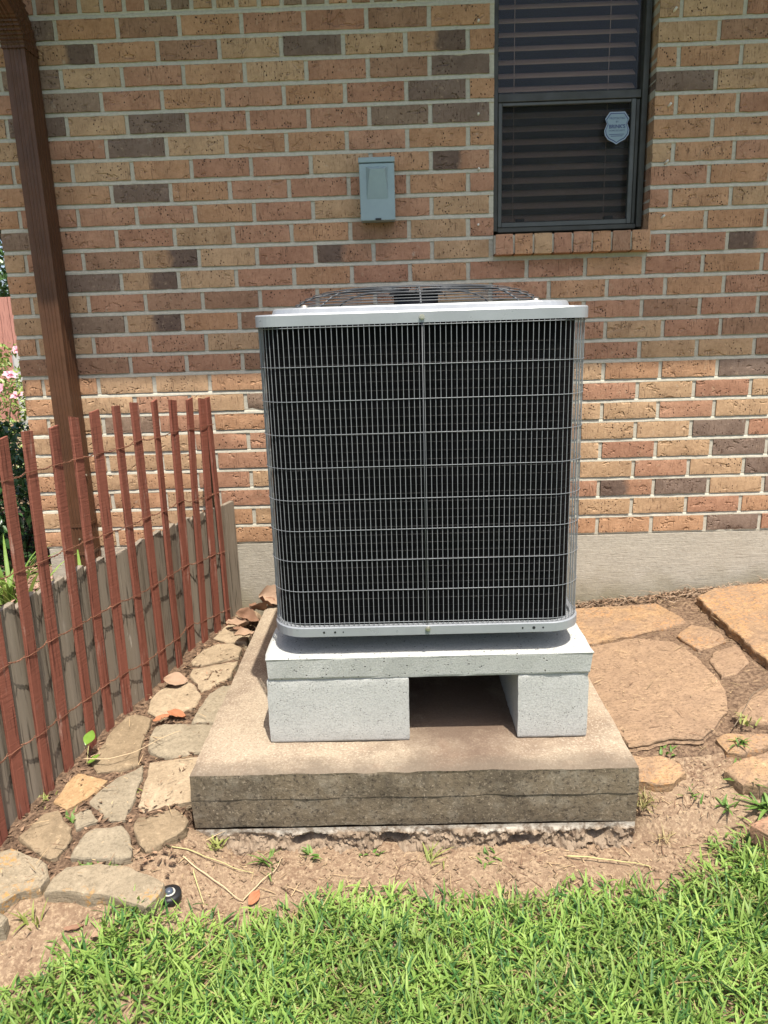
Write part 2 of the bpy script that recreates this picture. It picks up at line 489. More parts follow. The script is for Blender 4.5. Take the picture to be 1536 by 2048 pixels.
def stone_mat(name, a, b, lichen=None, dusty=0.0):
    k = M(name, 0.92, 0.2).shift()
    c = k.mix(k.noise(9, 5, 0.6), a, b)
    c = k.mix(k.ramp(k.noise(22, 5, 0.7), (0.5, 0.0), (0.75, 0.55)), c, tuple(v * 0.55 for v in a))
    c = k.mix(k.ramp(k.noise(120, 4, 0.75), (0.46, 0.0), (0.68, 0.7)), c, tuple(v * 0.45 for v in a))
    c = k.mix(k.ramp(k.noise(5, 5, 0.65), (0.45, 0.0), (0.7, 0.6)), c, tuple(v * 0.72 for v in a))
    c = k.mix(k.ramp(k.noise(60, 4, 0.7), (0.56, 0.0), (0.70, 0.6)), c, tuple(min(0.8, v * 1.5) for v in b))
    if dusty:
        d = k.mix(k.noise(60, 4, 0.75), (0.22, 0.14, 0.085), (0.34, 0.235, 0.15))
        c = k.mix(k.ramp(k.noise(6, 6, 0.7), (0.5 - dusty * 0.3, 0.0), (0.62 - dusty * 0.15, 0.9)), c, d)
        c = k.mix(k.ramp(k.noise(130, 4, 0.75, k.scl((0.7, 1.4, 1))), (0.52, 0.0), (0.64, 0.85)), c, (0.11, 0.07, 0.045))
        c = k.mix(k.ramp(k.noise(24, 6, 0.75), (0.5, 0.0), (0.68, 0.6)), c, (0.17, 0.11, 0.07))
    if lichen:
        f = k.mix(1.0, k.ramp(k.noise(70, 4, 0.7), (0.52, 0.0), (0.60, 1.0)), k.ramp(k.noise(7, 3), (0.48, 0.0), (0.6, 0.9)), 'MULTIPLY')
        c = k.mix(f, c, lichen)
    k.color(c)
    k.bump(k.noise(1.0, 5, 0.7, k.scl((16, 26, 90)), 0.8), 0.007, 0.7)
    k.bump(k.noise(60, 6, 0.75), 0.005, 0.8)
    return k.m
ST = {
    'cream': stone_mat('cream_sandstone', (0.31, 0.235, 0.15), (0.40, 0.315, 0.21)),
    'grey': stone_mat('grey_tan_sandstone', (0.245, 0.20, 0.135), (0.32, 0.27, 0.19)),
    'brown': stone_mat('brown_sandstone', (0.225, 0.165, 0.10), (0.30, 0.23, 0.145)),
    'orange': stone_mat('orange_sandstone', (0.36, 0.215, 0.10), (0.42, 0.30, 0.17)),
    'lichen': stone_mat('lichened_sandstone', (0.255, 0.205, 0.135), (0.33, 0.27, 0.185), (0.42, 0.21, 0.045)),
    'gold': stone_mat('golden_flagstone', (0.36, 0.22, 0.11), (0.44, 0.295, 0.165), (0.42, 0.22, 0.09), 0.42),
    'dusty': stone_mat('dusty_flagstone', (0.32, 0.21, 0.125), (0.40, 0.275, 0.17), None, 0.5),
    'pink': stone_mat('pink_flagstone', (0.34, 0.17, 0.10), (0.42, 0.25, 0.155), None, 0.3),
}
def dirt_mat():
    k = M('bare_dirt', 0.97, 0.1)
    c = k.mix(k.noise(3, 5), (0.185, 0.122, 0.077), (0.265, 0.188, 0.122))
    c = k.mix(k.ramp(k.noise(9, 6, 0.7), (0.46, 0.0), (0.66, 0.85)), c, (0.135, 0.08, 0.05))
    c = k.mix(k.ramp(k.noise(90, 4, 0.75), (0.46, 0.0), (0.64, 0.8)), c, (0.37, 0.275, 0.175))
    c = k.mix(k.ramp(k.noise(130, 4, 0.75), (0.56, 0.0), (0.68, 0.7)), c, (0.085, 0.055, 0.036))
    c = k.mix(k.ramp(k.noise(70, 4, 0.75, k.scl((1.2, 1, 1))), (0.28, 0.7), (0.42, 0.0)), c, (0.10, 0.065, 0.042))
    x, y, z = k.sep()
    far = k.math('SUBTRACT', k.math('MULTIPLY', y, -1.0), k.math('MULTIPLY', k.noise(2, 4), 0.5))
    far = k.math('SUBTRACT', far, k.math('MULTIPLY', k.math('ABSOLUTE', x), -0.02))
    thatch = k.mix(k.noise(60, 4, 0.75), (0.05, 0.06, 0.018), (0.20, 0.16, 0.075))
    c = k.mix(k.ramp(k.math('MULTIPLY', far, 0.5), (0.84, 0.0), (0.90, 0.85)), c, thatch)
    lawn = k.mix(k.noise(12, 5), (0.075, 0.115, 0.035), (0.13, 0.18, 0.06))
    c = k.mix(k.ramp(k.math('MULTIPLY', far, 0.3), (0.66, 0.0), (0.72, 1.0)), c, lawn)
    k.color(c)
    k.bump(k.noise(26, 5, 0.7), 0.012, 0.6); k.bump(k.noise(150, 5, 0.75), 0.004, 0.7)
    return k.m
DIRT = dirt_mat()
def mulch_mat():
    k = M('bark_mulch', 0.95, 0.15)
    c = k.mix(k.voro(45, k.scl((1, 1.8, 1))), (0.20, 0.11, 0.075), (0.36, 0.23, 0.17))
    k.color(c); k.bump(k.voro(45, k.scl((1, 1.8, 1))), 0.02, 0.9)
    return k.m
MULCH = mulch_mat()

def tint_mat(name, rough=0.5, spec=0.3, transl=0.3, gain=1.0):
    """leaf-like material coloured by the mesh's own tint"""
    k = M(name, rough, spec)
    a = k.n('VertexColor', layer_name='tint')
    c = k.mix(k.ramp(k.noise(80, 3), (0.3, 0.35), (0.7, 0.0)), a.outputs[0], k.mix(1.0, a.outputs[0], (0.55, 0.6, 0.5, 1), 'MULTIPLY'))
    k.color(c)
    if transl:
        out = k.t.nodes['Material Output']
        tl = k.n('BsdfTranslucent'); k.l(c, tl.inputs[0])
        mx = k.n('MixShader'); mx.inputs[0].default_value = transl
        k.l(k.b.outputs[0], mx.inputs[1]); k.l(tl.outputs[0], mx.inputs[2]); k.l(mx.outputs[0], out.inputs[0])
    return k.m
GRASSM = tint_mat('grass_blade', 0.5, 0.3, 0.32)
LEAFM = tint_mat('shrub_leaf', 0.33, 0.5, 0.2)
LITTERM = tint_mat('dry_litter', 0.8, 0.2, 0.1)
PETAL = M('pink_petal', 0.6, 0.3).color((0.72, 0.36, 0.42)).m
BARK = M('bark', 0.9, 0.2).color((0.13, 0.09, 0.06)).m
def dryleaf_mat(name, a, b):
    k = M(name, 0.75, 0.25).shift()
    k.color(k.mix(k.noise(30, 5, 0.7), a, b)); k.bump(k.noise(60, 4), 0.002, 0.6)
    return k.m
DLEAF = [dryleaf_mat('pale_dry_leaf', (0.25, 0.16, 0.10), (0.36, 0.245, 0.165)), dryleaf_mat('brown_dry_leaf', (0.15, 0.08, 0.048), (0.27, 0.155, 0.095)),
         dryleaf_mat('orange_dry_leaf', (0.27, 0.10, 0.045), (0.36, 0.16, 0.08))]

# ================================================================== GROUND
def smooth(a, b, x):
    t = min(1, max(0, (x - a) / (b - a)))
    return t * t * (3 - 2 * t)
def ground_z(x, y):
    zl = np.interp(y, [-2.1, -1.9, -1.72, -1.6, -1.5, -1.3, 0, 3], [0, 0.006, 0.045, 0.078, 0.094, 0.116, 0.197, 0.2])
    zm = np.interp(y, [-1.7, -1.5, -1.36, -1.3], [0, 0.008, 0.018, 0.02])
    t = smooth(-1.55, -1.15, y)
    zr = np.interp(y, [-1.8, -1.55, -1.38, -1.15, -1.0, 0, 3], [0, 0.012, 0.062, 0.168, 0.187, 0.19, 0.2]) + 0.1 * (min(1.8, max(0.45, x)) - 0.65) * t
    wl = 1 - smooth(-0.80, -0.70, x) if y > -1.33 else 1 - smooth(-0.80, -0.58, x)
    wr = smooth(0.42, 0.50, x) if y > -1.33 else smooth(0.36, 0.85, x)
    z = zm * (1 - wl - wr) + zl * wl + zr * wr
    d = math.hypot(x, y + 1)
    if d < 4:
        z += 0.008 * nz(x, y, 0, 6) + 0.006 * nz(x, y, 5, 17) + 0.004 * nz(x, y, 9, 45)
    return z
def build_ground():
    xs = np.concatenate([np.linspace(-90, -2.4, 14), np.linspace(-2.3, 2.0, 216), np.linspace(2.1, 90, 14)])
    ys = np.concatenate([np.linspace(-90, -3.6, 12), np.linspace(-3.5, -2.1, 24), np.linspace(-2.06, 0.06, 106), np.linspace(0.15, 3, 12), np.linspace(4, 90, 14)])
    V = [(x, y, ground_z(x, y)) for y in ys for x in xs]
    nx = len(xs)
    Fc = [(j * nx + i, j * nx + i + 1, (j + 1) * nx + i + 1, (j + 1) * nx + i) for j in range(len(ys) - 1) for i in range(nx - 1)]
    o = ob('ground', mesh('ground', V, Fc, True), DIRT)
    tag(o, kind='structure')
build_ground()

# ================================================================== HOUSE
P, H, Z0 = 0.2286, 0.08074, 0.5
JT = 0.0130                                      # mortar joint
def cz(c): return Z0 + (25.5 - c) * H            # centre height of course c (1 = top one under the soldiers)
WX0, WX1 = 0.238, 0.836                          # window opening
WL, WR = -1.684, 3.3                             # ends of the brick wall
house = root('brick_house', (0.8, 0.1, 0.0), 'tan and red brick house wall with a dark window above a grey concrete foundation', 'house')

mb = MB()
D = 0.2
def mortar_profile(z0, z1):
    pts = [(0.0, z0)]
    for c in range(26, -8, -1):
        zj = Z0 + (25 - c) * H + H          # centre of the bed joint above course c
        a, b = zj - JT / 2 - 0.001, zj + JT / 2 + 0.0005
        if a <= z0 + 0.004 or b >= z1 - 0.004 or c in (0, -1): continue
        pts += [(0.0, a - 0.0035), (-0.0036, a), (-0.0026, zj - 0.001), (0.0012, b), (0.0, b + 0.002)]
    pts += [(0.0, z1), (D, z1), (D, z0)]
    return pts
def mortar_run(x0, x1, z0, z1):
    pr = mortar_profile(z0, z1); n = max(2, int((x1 - x0) / 0.028)); L = []
    for i in range(n + 1):
        x = x0 + (x1 - x0) * i / n
        L.append([(x, y + (0.0013 * nz(x, z, 3, 26) + 0.0006 * nz(x, z, 6, 70) if y < 0.01 else 0), z + (0.0014 * nz(x, z, 9, 21) if y not in (0.0, D) else 0)) for y, z in pr])
    mb.loops(L, True, True)
mortar_run(WL + 0.003, WX0, Z0, 3.05)
mortar_run(WX1, WR, Z0, 3.05)
mortar_run(WX0, WX1, Z0, 1.64)
mortar_run(WX0, WX1, 2.76, 3.05)
mb.box(WL + 0.003, WL + D, D, 5.0, Z0, 3.05)     # side wall running back
mb.build('mortar', MORTAR, house)
mb = MB()
mb.box(WL + 0.012, WR, -0.005, 0.3, -0.3, Z0 - 0.003)
mb.box(WL + 0.012, WL + 0.3, 0.3, 5.0, -0.3, Z0 - 0.003)
mb.build('foundation', FOUND, house)

def brick_mesh(i, L, Hh, depth=0.085, nx=12, nzz=5, dents=2):
    """one brick: front face at y=0 with knocked edges and dents, body running back to y=depth"""
    r = random.Random(i * 13 + int(L * 1000))
    dl = [(r.uniform(-0.45, 0.45) * L, r.choice((-0.5, 0.5, r.uniform(-0.4, 0.4))) * Hh, r.uniform(0.006, 0.016), r.uniform(0.0015, 0.0045)) for _ in range(r.randint(0, dents + 1))]
    V = []; so = r.uniform(0, 99)
    for jz in range(nzz + 1):
        for ix in range(nx + 1):
            u = ix / nx - 0.5; v = jz / nzz - 0.5
            x = u * L; z = v * Hh
            edge = ix in (0, nx) or jz in (0, nzz)
            y = 0.0007 * nz(x, z, so, 60)
            if edge:
                y += 0.0008 + 0.0011 * abs(nz(x, z, so + 7, 55))
                e = 0.0016 + 0.0022 * max(0, nz(x, z, so + 3, 38)) + 0.0012 * nz(x, z, so, 130)
                if ix in (0, nx): x -= math.copysign(e, x)
                if jz in (0, nzz): z -= math.copysign(e, z)
            for a, b, s, h in dl:
                y += h * math.exp(-(((x - a) / (s * 1.6)) ** 2 + ((z - b) / s) ** 2))
            V.append((x, min(y, 0.0062 if edge else 0.0040), z))
    W1 = nx + 1
    Fc = [(j * W1 + i2, j * W1 + i2 + 1, (j + 1) * W1 + i2 + 1, (j + 1) * W1 + i2) for j in range(nzz) for i2 in range(nx)]
    rim = [i2 for i2 in range(nx)] + [j * W1 + nx for j in range(nzz)] + [nzz * W1 + nx - i2 for i2 in range(nx)] + [(nzz - j) * W1 for j in range(nzz)]
    b1 = len(V)
    for q in rim:
        x, y, z = V[q]; V.append((x * 1.004, 0.008, z * 1.006))
    b2 = len(V)
    for q in rim:
        x, y, z = V[q]; V.append((x * 1.004, depth, z * 1.006))
    n = len(rim)
    for k in range(n):
        k2 = (k + 1) % n
        Fc.append((rim[k2], rim[k], b1 + k, b1 + k2)); Fc.append((b1 + k2, b1 + k, b2 + k, b2 + k2))
    me = mesh('brick', V, Fc, True)
    me.set_sharp_from_angle(angle=math.radians(42))
    return me
STRETCH = [brick_mesh(i, P - JT, H - JT) for i in range(22)]
_bats = {}
def brick_data(L, i):
    if abs(L - (P - JT)) < 0.012:
        return STRETCH[i % len(STRETCH)], L / (P - JT)
    key = (round(L, 2), i % 3)
    if key not in _bats:
        _bats[key] = brick_mesh(100 + i % 3, round(L, 2), H - JT, nx=max(4, int(L / 0.018)))
    return _bats[key], L / key[0]

ROWS = {1: ("GDOBORRBO", "TTR"), 2: ("OmOBTDTmO", "TB"), 3: ("OGTROTRBD", "OOT"), 4: ("RGRORORDO", "DT"), 5: ("TDTDRRRGD", "OOR"),
        6: ("TRDTOOROO", "OO"), 7: ("OOTORRTOM", "TOR"), 8: ("OODORRROR", "RO"), 9: ("ORRRORTRT", "ROT"), 10: ("GRRTROBTR", "OO"),
        11: ("TRBmTRMRT", "RRM"), 12: ("ODmTRORORROROR", ""), 13: ("OTRBBRORTRORORT", ""), 14: ("TGmOBRTORORBRB", ""), 15: ("OTRRTRORTORTRB", ""),
        16: ("BBRRBTOROTRTTB", ""), 17: ("OOTTORTOROTOOD", ""), 18: ("OTRTGTOTOTRTRT", ""), 19: ("OTGROTORTOTTRT", ""), 20: ("TTTRROTRTOTTDR", ""),
        21: ("TOTTROTRTOTRTDR", ""), 22: ("OTORTOTOTOTRTD", ""), 23: ("OROTROTORTRMDTD", ""), 24: ("TOTOTROTOTTTRO", ""), 25: ("OTOROTOTOTOOODR", "")}
bricks = []                                       # x0, x1, course, type
for c in range(-5, 26):
    off = 0.0 if c % 2 else -0.385
    js = [WL] + [(m + off) * P for m in range(-7, 18) if (m + off) * P > WL + 0.05 and (m + off) * P < WR - 0.03] + [WR]
    left, right = ROWS.get(c, ("", ""))
    li = ri = 0
    for a, b in zip(js[:-1], js[1:]):
        spans = [(a, b)]
        if c <= 11 and c > -3:
            spans = []
            if a < WX0 - 0.02: spans.append((a, min(b, WX0 + JT / 2 + 0.002)))
            if b > WX1 + 0.02: spans.append((max(a, WX1 - JT / 2 - 0.002), b))
        for s0, s1 in spans:
            t = None
            if c > 11 or s0 < WX0:
                if li < len(left): t = left[li]; li += 1
            elif ri < len(right): t = right[ri]; ri += 1
            if c in (0, -1): continue            # the soldier band stands here
            bricks.append((s0, s1, c, t or rnd.choice("TTOORRBOD")))
def cam_uv(p):
    d = Vector(p) - CAM
    zc = d.dot(F)
    return 768 + 1470 * d.dot(R) / zc, 1024 - 1470 * d.dot(U) / zc
loose = MB(); loose_types = []
nb = 0
for i, (x0, x1, c, t) in enumerate(bricks):
    L = x1 - x0 - JT
    if x0 <= WL + 0.001: L += JT / 2 + 0.002
    xc = (x0 + x1) / 2
    if x0 <= WL + 0.001: xc -= JT / 4
    u, v = cam_uv((xc, 0, cz(c)))
    hw = 30 + L * 270
    seen = -hw < u < 1536 + hw and v > -25
    if 560 < u - hw * 0.9 and u + hw * 0.9 < 1150 and v > 660: seen = False   # behind the air conditioner
    me, sx = brick_data(L, i)
    prot = 0.0058 + rnd.uniform(-0.0012, 0.0018)
    if seen:
        o = ob('brick', me, BRK[t], house, obmat=True)
        o.location = (xc, -prot, cz(c) + rnd.uniform(-0.0008, 0.0008))
        o.scale = (sx, 1, 1)
        o.rotation_euler = (rnd.uniform(-.006, .006), rnd.uniform(-.003, .003) + (math.pi if (rnd.random() < 0.5 and t not in 'Mm') else 0), rnd.uniform(-.005, .005))
        nb += 1
    else:
        k = len(loose.V)
        loose.V += [(v2.co.x * sx + xc, v2.co.y - prot, v2.co.z + cz(c)) for v2 in me.vertices]
        loose.F += [tuple(q + k for q in p2.vertices) for p2 in me.polygons]
        loose.mi += [list(BRK).index(t)] * len(me.polygons)
print('bricks seen', nb)
lm = loose.me('brick', True)
lo = ob('brick', lm, list(BRK.values()), house)
tag(lo, 'further bricks behind the air conditioner and beyond the picture', kind='stuff')
# soldier band
SOLD = [brick_mesh(300 + i, 0.069, 0.2, nx=4, nzz=9) for i in range(6)]
x = WL + 0.04
k = 0
while x < WR:
    if not (WX0 - 0.02 < x < WX1 + 0.02):
        o = ob('soldier_brick', SOLD[k % 6], BRK[rnd.choice('TTOBRG')], house, obmat=True)
        o.location = (x, -0.0062 + rnd.uniform(-.002, .001), 2.518 + 0.012 + 0.1)
        o.rotation_euler = (0, rnd.choice((0, math.pi)), 0)
    x += 0.0822; k += 1
# rowlock sill
SILL = [brick_mesh(400 + i, 0.0705, 0.078, depth=0.15, nx=4, nzz=4) for i in range(5)]
n = 8
for i in range(n):
    o = ob('sill_brick', SILL[i % 5], BRK['ROTRROBO'[i]], house, obmat=True)
    o.location = (WX0 + (i + 0.5) * (WX1 - WX0) / n, -0.045 + rnd.uniform(-.002, .002), 1.680)
    o.rotation_euler = (-0.08, 0, 0)
mb = MB()
mb.add([(WX0, -0.036, 1.647), (WX1, -0.036, 1.647), (WX1, -0.036, 1.712), (WX0, -0.036, 1.712), (WX0, 0.12, 1.645), (WX1, 0.12, 1.645), (WX1, 0.12, 1.731), (WX0, 0.12, 1.731)],
       [(0, 1, 2, 3), (3, 2, 6, 7), (4, 7, 6, 5), (0, 4, 5, 1), (0, 3, 7, 4), (1, 5, 6, 2)])
mb.build('sill_mortar', MORTAR, house)
# wall anchors beside the window
for i, (x, z) in enumerate(((0.179, 2.453), (0.179, 2.145), (0.181, 1.956), (0.179, 1.756), (0.885, 2.46), (0.885, 2.148), (0.886, 1.953), (0.884, 1.759))):
    mb = MB().tube([(x, 0.0, z), (x + 0.004 * (i > 3), -0.016 - 0.008 * (i > 3), z + 0.002 + 0.006 * (i > 3))], 0.0042, 8)
    mb.build('wall_anchor', WHITE, house, True)

# window: frame and sashes stay with the house
win = MB()
yw = 0.058
fx0, fx1 = WX0 + 0.006, WX1 - 0.008
win.bbox(fx0, fx0 + 0.018, yw, 0.14, 1.738, 2.76); win.bbox(fx1 - 0.022, fx1, yw - 0.004, 0.14, 1.738, 2.76)
win.bbox(fx0 + 0.018, fx1 - 0.022, yw + 0.002, 0.14, 1.734, 1.752)
window = win.build('window', FRAME, house)
MB().bbox(fx0 + 0.018, fx1 - 0.022, yw + 0.006, 0.10, 2.202, 2.232).build('meeting_rail', FRAME, window)
lx0, lx1, lz0, lz1 = fx0 + 0.019, fx1 - 0.040, 1.753, 2.200
mb = MB()
mb.bbox(lx0, lx0 + 0.016, yw + 0.004, 0.082, lz0, lz1); mb.bbox(lx1 - 0.018, lx1, yw + 0.004, 0.082, lz0, lz1)
mb.bbox(lx0 + 0.016, lx1 - 0.018, yw + 0.006, 0.080, lz0, lz0 + 0.018); mb.bbox(lx0 + 0.016, lx1 - 0.018, yw + 0.006, 0.080, lz1 - 0.012, lz1)
mb.build('screen_frame', SCRF, window)
MB().bbox(lx1 + 0.002, fx1 - 0.023, yw + 0.012, 0.10, 1.753, 2.2).build('side_track', FRAME, window)
MB().box(lx0 + 0.014, lx1 - 0.016, 0.0705, 0.0715, lz0 + 0.01, lz1 - 0.01).build('insect_screen', SCREEN, window)
MB().box(lx0, lx1, 0.104, 0.108, 1.752, 2.21).build('lower_pane', GLASS, window)
MB().box(fx0 + 0.016, fx1 - 0.02, 0.088, 0.092, 2.225, 2.75).build('upper_pane', glass_mat('hazy_window_glass', (0.90, 0.90, 0.88), 0.65), window)
for x in (lx0 + 0.075, lx1 - 0.10):
    MB().bbox(x, x + 0.034, 0.083, 0.102, lz0 + 0.018, lz0 + 0.034).build('sash_latch', BLACK, window)
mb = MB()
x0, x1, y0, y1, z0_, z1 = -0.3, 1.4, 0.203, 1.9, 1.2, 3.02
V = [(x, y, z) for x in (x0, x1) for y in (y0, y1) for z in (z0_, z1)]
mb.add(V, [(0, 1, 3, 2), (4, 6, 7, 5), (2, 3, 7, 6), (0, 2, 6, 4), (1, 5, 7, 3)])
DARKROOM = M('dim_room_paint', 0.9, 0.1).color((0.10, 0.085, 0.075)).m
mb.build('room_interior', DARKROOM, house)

# eave over the wall: soffit, fascia, gutter, roof slope
MB().box(-2.3, WR, -0.535, 0.0 - 0.012, 2.955, 2.975).build('soffit', SOFF, house)
MB().box(-2.3, WR, -0.56, -0.536, 2.94, 3.10).build('fascia', SOFF, house)
mb = MB()
gp = [(-0.561, 3.085), (-0.561, 2.975), (-0.635, 2.975), (-0.660, 3.02), (-0.665, 3.085), (-0.662, 3.085), (-0.657, 3.022), (-0.633, 2.979), (-0.565, 2.979), (-0.565, 3.085)]
mb.loops([[(x, y, z) for y, z in gp] for x in (-2.3, WR)], True, True)
mb.build('gutter', BROWN, house)
mb = MB()
mb.add([(-2.3, -0.60, 3.112), (WR, -0.60, 3.112), (WR, 3.0, 4.7), (-2.3, 3.0, 4.7), (-2.3, -0.60, 3.14), (WR, -0.60, 3.14), (WR, 3.0, 4.73), (-2.3, 3.0, 4.73), ],
       [(0, 1, 2, 3), (4, 7, 6, 5), (0, 4, 5, 1), (1, 5, 6, 2), (2, 6, 7, 3), (3, 7, 4, 0)])
mb.build('roof', ROOFM, house)

# window blind
blind = root('window_blind', (0.54, 0.2, 1.75), 'brown slatted blind hanging behind the dark window glass', 'window blind')
BLM = M('brown_blind_slat', 0.5, 0.35).color((0.40, 0.255, 0.19)).m
k = MB(); tl = 0.62
V = []
for s in (-1, 1):
    for j in range(5):
        t = j / 4 - 0.5
        V.append((s * (fx1 - fx0 - 0.05) / 2, t * 0.05 * math.cos(tl), t * 0.05 * math.sin(tl) + 0.0015 * (1 - 4 * t * t)))
for s in (-1, 1):
    for j in range(5):
        t = j / 4 - 0.5
        V.append((s * (fx1 - fx0 - 0.05) / 2, t * 0.05 * math.cos(tl), t * 0.05 * math.sin(tl) + 0.0015 * (1 - 4 * t * t) - 0.0025))
k.add(V, [(j, j + 1, j + 6, j + 5) for j in range(4)] + [(10 + j, 15 + j, 16 + j, 11 + j) for j in range(4)] + [(0, 5, 15, 10), (4, 14, 19, 9)])
slat_me = k.me('slat', True)
z = 1.80
while z < 2.74:
    ob('slat', slat_me, BLM, blind, loc=((fx0 + fx1) / 2, 0.165, z))
    z += 0.0475
for x in (fx0 + 0.09, fx1 - 0.13):
    MB().tube([(x, 0.138, 1.77), (x, 0.138, 2.74)], 0.0016, 5).build('ladder_cord', BLM, blind)
MB().bbox(fx0 + 0.025, fx1 - 0.025, 0.145, 0.185, 1.762, 1.780).build('bottom_rail', BLM, blind)

# sticker on the lower pane (behind the screen line it would be dim; it is on the glass of the sash face)
stk = root('security_sticker', (0.718, 0.07, 2.04), 'small pale blue shield shaped security sticker on the lower window glass', 'sticker')
def shield(sc, y):
    pts = [(-.30, .50), (.30, .50), (.48, .28), (.40, .12), (.50, -.10), (.47, -.25), (.34, -.40), (.12, -.49), (0, -.56), (-.12, -.49), (-.34, -.40), (-.47, -.25), (-.50, -.10), (-.40, .12), (-.48, .28)]
    return [(0.7185 + a * 0.098 * sc * 0.98, y, 2.102 + b * 0.108 * sc) for a, b in pts]
def plate(name, pts, th, mat, par):
    m = MB(); m.loops([[(x, y + th, z) for x, y, z in pts], pts], True, True)
    return m.build(name, mat, par)
STK1 = M('sticker_silver', 0.4, 0.5).color((0.27, 0.33, 0.40)).m
STK2 = M('sticker_navy', 0.4, 0.5).color((0.03, 0.05, 0.13)).m
STK3 = M('sticker_ice', 0.4, 0.5).color((0.20, 0.275, 0.315)).m
plate('border', shield(1.0, 0.0655), 0.0006, STK1, stk)
plate('ring', shield(0.93, 0.0650), 0.0004, STK2, stk)
plate('face', shield(0.86, 0.0645), 0.0004, STK3, stk)
def text(body, size, x, z, y, par, mat, rot=0.0, offset=0.0):
    c = bpy.data.curves.new('lettering', 'FONT'); c.body = body; c.size = size; c.align_x = 'CENTER'; c.align_y = 'CENTER'; c.extrude = 0.0002
    c.offset = offset
    tmp = bpy.data.objects.new('lettering_source', c); COL.objects.link(tmp)
    me = bpy.data.meshes.new_from_object(tmp.evaluated_get(bpy.context.evaluated_depsgraph_get()))
    bpy.data.objects.remove(tmp); bpy.data.curves.remove(c)
    me.materials.clear()
    return ob('lettering', me, mat, par, loc=(x, y, z), rot=(math.pi / 2, rot, 0))
text('PROTECTED', 0.0108, 0.7185, 2.133, 0.0641, stk, STK2)
text('BY', 0.0095, 0.7185, 2.121, 0.0641, stk, STK2)
text("BRINK'S", 0.0180, 0.7185, 2.104, 0.0641, stk, STK2, 0.0, 0.0006)
text('HOME SECURITY', 0.0082, 0.7185, 2.090, 0.0641, stk, STK2)
for z, wd in ((2.077, 0.058), (2.071, 0.046)):
    MB().box(0.7185 - wd / 2, 0.7185 + wd / 2, 0.0640, 0.0644, z - 0.0012, z + 0.0012).build('fine_print', STK2, stk)

# ================================================================== DOWNSPOUT
ds = root('downspout', (-1.482, -0.06, 0.43), 'dark brown ribbed metal downspout running up the brick wall by the house corner', 'downspout')
dx0, dx1, dy0, dy1 = -1.521, -1.444, -0.118, -0.016
def ds_profile():
    pts = []
    def run(a, b, ribs):
        a = Vector(a); b = Vector(b); d = b - a; nrm = Vector((d.y, -d.x)).normalized()
        L = d.length; m = 6 * ribs + 4
        for i in range(m):
            t = i / m
            rel = 0.0
            if 0.16 < t < 0.84:
                rel = -0.0035 * (0.5 - 0.5 * math.cos(2 * math.pi * ribs * (t - 0.16) / 0.68))
            p = a + d * t + nrm * rel
            pts.append((p.x, p.y))
    run((dx0, dy0), (dx1, dy0), 4); run((dx1, dy0), (dx1, dy1), 3); run((dx1, dy1), (dx0, dy1), 1); run((dx0, dy1), (dx0, dy0), 3)
    return pts
prof = ds_profile()
mb = MB(); mb.loops([[(x, y, z) for x, y in prof] for z in (0.40, 1.2, 2.41)], True, True)
mb.build('pipe', BROWN, ds)
# crimped elbow bending out to the gutter
cx_, cy_ = (dx0 + dx1) / 2, (dy0 + dy1) / 2
mb = MB(); L = []
path = []
for i in range(26):
    a = (i / 25) * math.radians(62)
    rr = 0.16
    path.append((cy_ - rr + rr * math.cos(a), 2.385 + rr * math.sin(a), a, i))
for (yy, zz, a, i) in path:
    cr = 1.0 + (0.06 if i % 3 == 0 else -0.02 if 3 < i < 20 else 0.03)
    L.append([(cx_ + (x - cx_) * 1.05 * cr, yy + (y - cy_) * 1.05 * cr * math.cos(a), zz + (y - cy_) * 1.05 * cr * math.sin(a)) for x, y in prof])
a = math.radians(62)
yy, zz = path[-1][0], path[-1][1]
for s in (0.1, 0.46):
    L.append([(cx_ + (x - cx_), yy - s * math.sin(a) + (y - cy_) * math.cos(a), zz + s * math.cos(a) + (y - cy_) * math.sin(a)) for x, y in prof])
L.append([(cx_ + (x - cx_), -0.605 + (y - cy_) * 0.6, 2.974) for x, y in prof])
mb.loops(L, True, True)
mb.build('elbow', BROWN, ds)
for z in (0.62, 0.50):
    mb = MB(); mb.loops([[(cx_ + (x - cx_) * f, cy_ + (y - cy_) * f, zz) for x, y in ((dx0, dy0), (dx1, dy0), (dx1, dy1), (dx0, dy1))] for zz, f in ((z, 1.03), (z + 0.012, 1.03))], True, True)
    mb.build('band', BROWN, ds)
MB().tube([(cx_, dy0 - 0.004, 0.57), (cx_, dy0 + 0.004, 0.57)], 0.004, 8).build('screw', ZINC, ds)
MB().tube([(dx1 + 0.004, -0.07, 0.83), (dx1 - 0.004, -0.07, 0.83)], 0.005, 8).build('screw', ZINC, ds)

# ================================================================== DISCONNECT BOX
bx = root('disconnect_box', (-0.206, -0.04, 1.775), 'grey blue electrical disconnect box with a raised tapering cover on the brick wall', 'electrical box')
MB().bbox(-0.270, -0.142, -0.066, -0.002, 1.778, 1.985, 0.002).build('body', BOXG, bx)
mb = MB().bbox(-0.2735, -0.1385, -0.084, -0.002, 1.9775, 1.996, 0.002)
mb.build('top_cap', BOXG, bx)
cv = MB().bbox(-0.2715, -0.1405, -0.080, -0.0665, 1.776, 1.9755, 0.002).build('cover', BOXG, bx)
mb = MB()
z1, z2 = 1.964, 1.852
lo_ = [(-0.246, -0.0800, z1), (-0.166, -0.0800, z1), (-0.160, -0.0800, z2), (-0.246, -0.0800, z2)]
hi_ = [(-0.231, -0.1030, z1 - 0.012), (-0.177, -0.1030, z1 - 0.012), (-0.166, -0.0806, z2), (-0.242, -0.0806, z2)]
mb.loops([lo_, hi_], False, True)
mb.build('raised_panel', BOXG, cv)
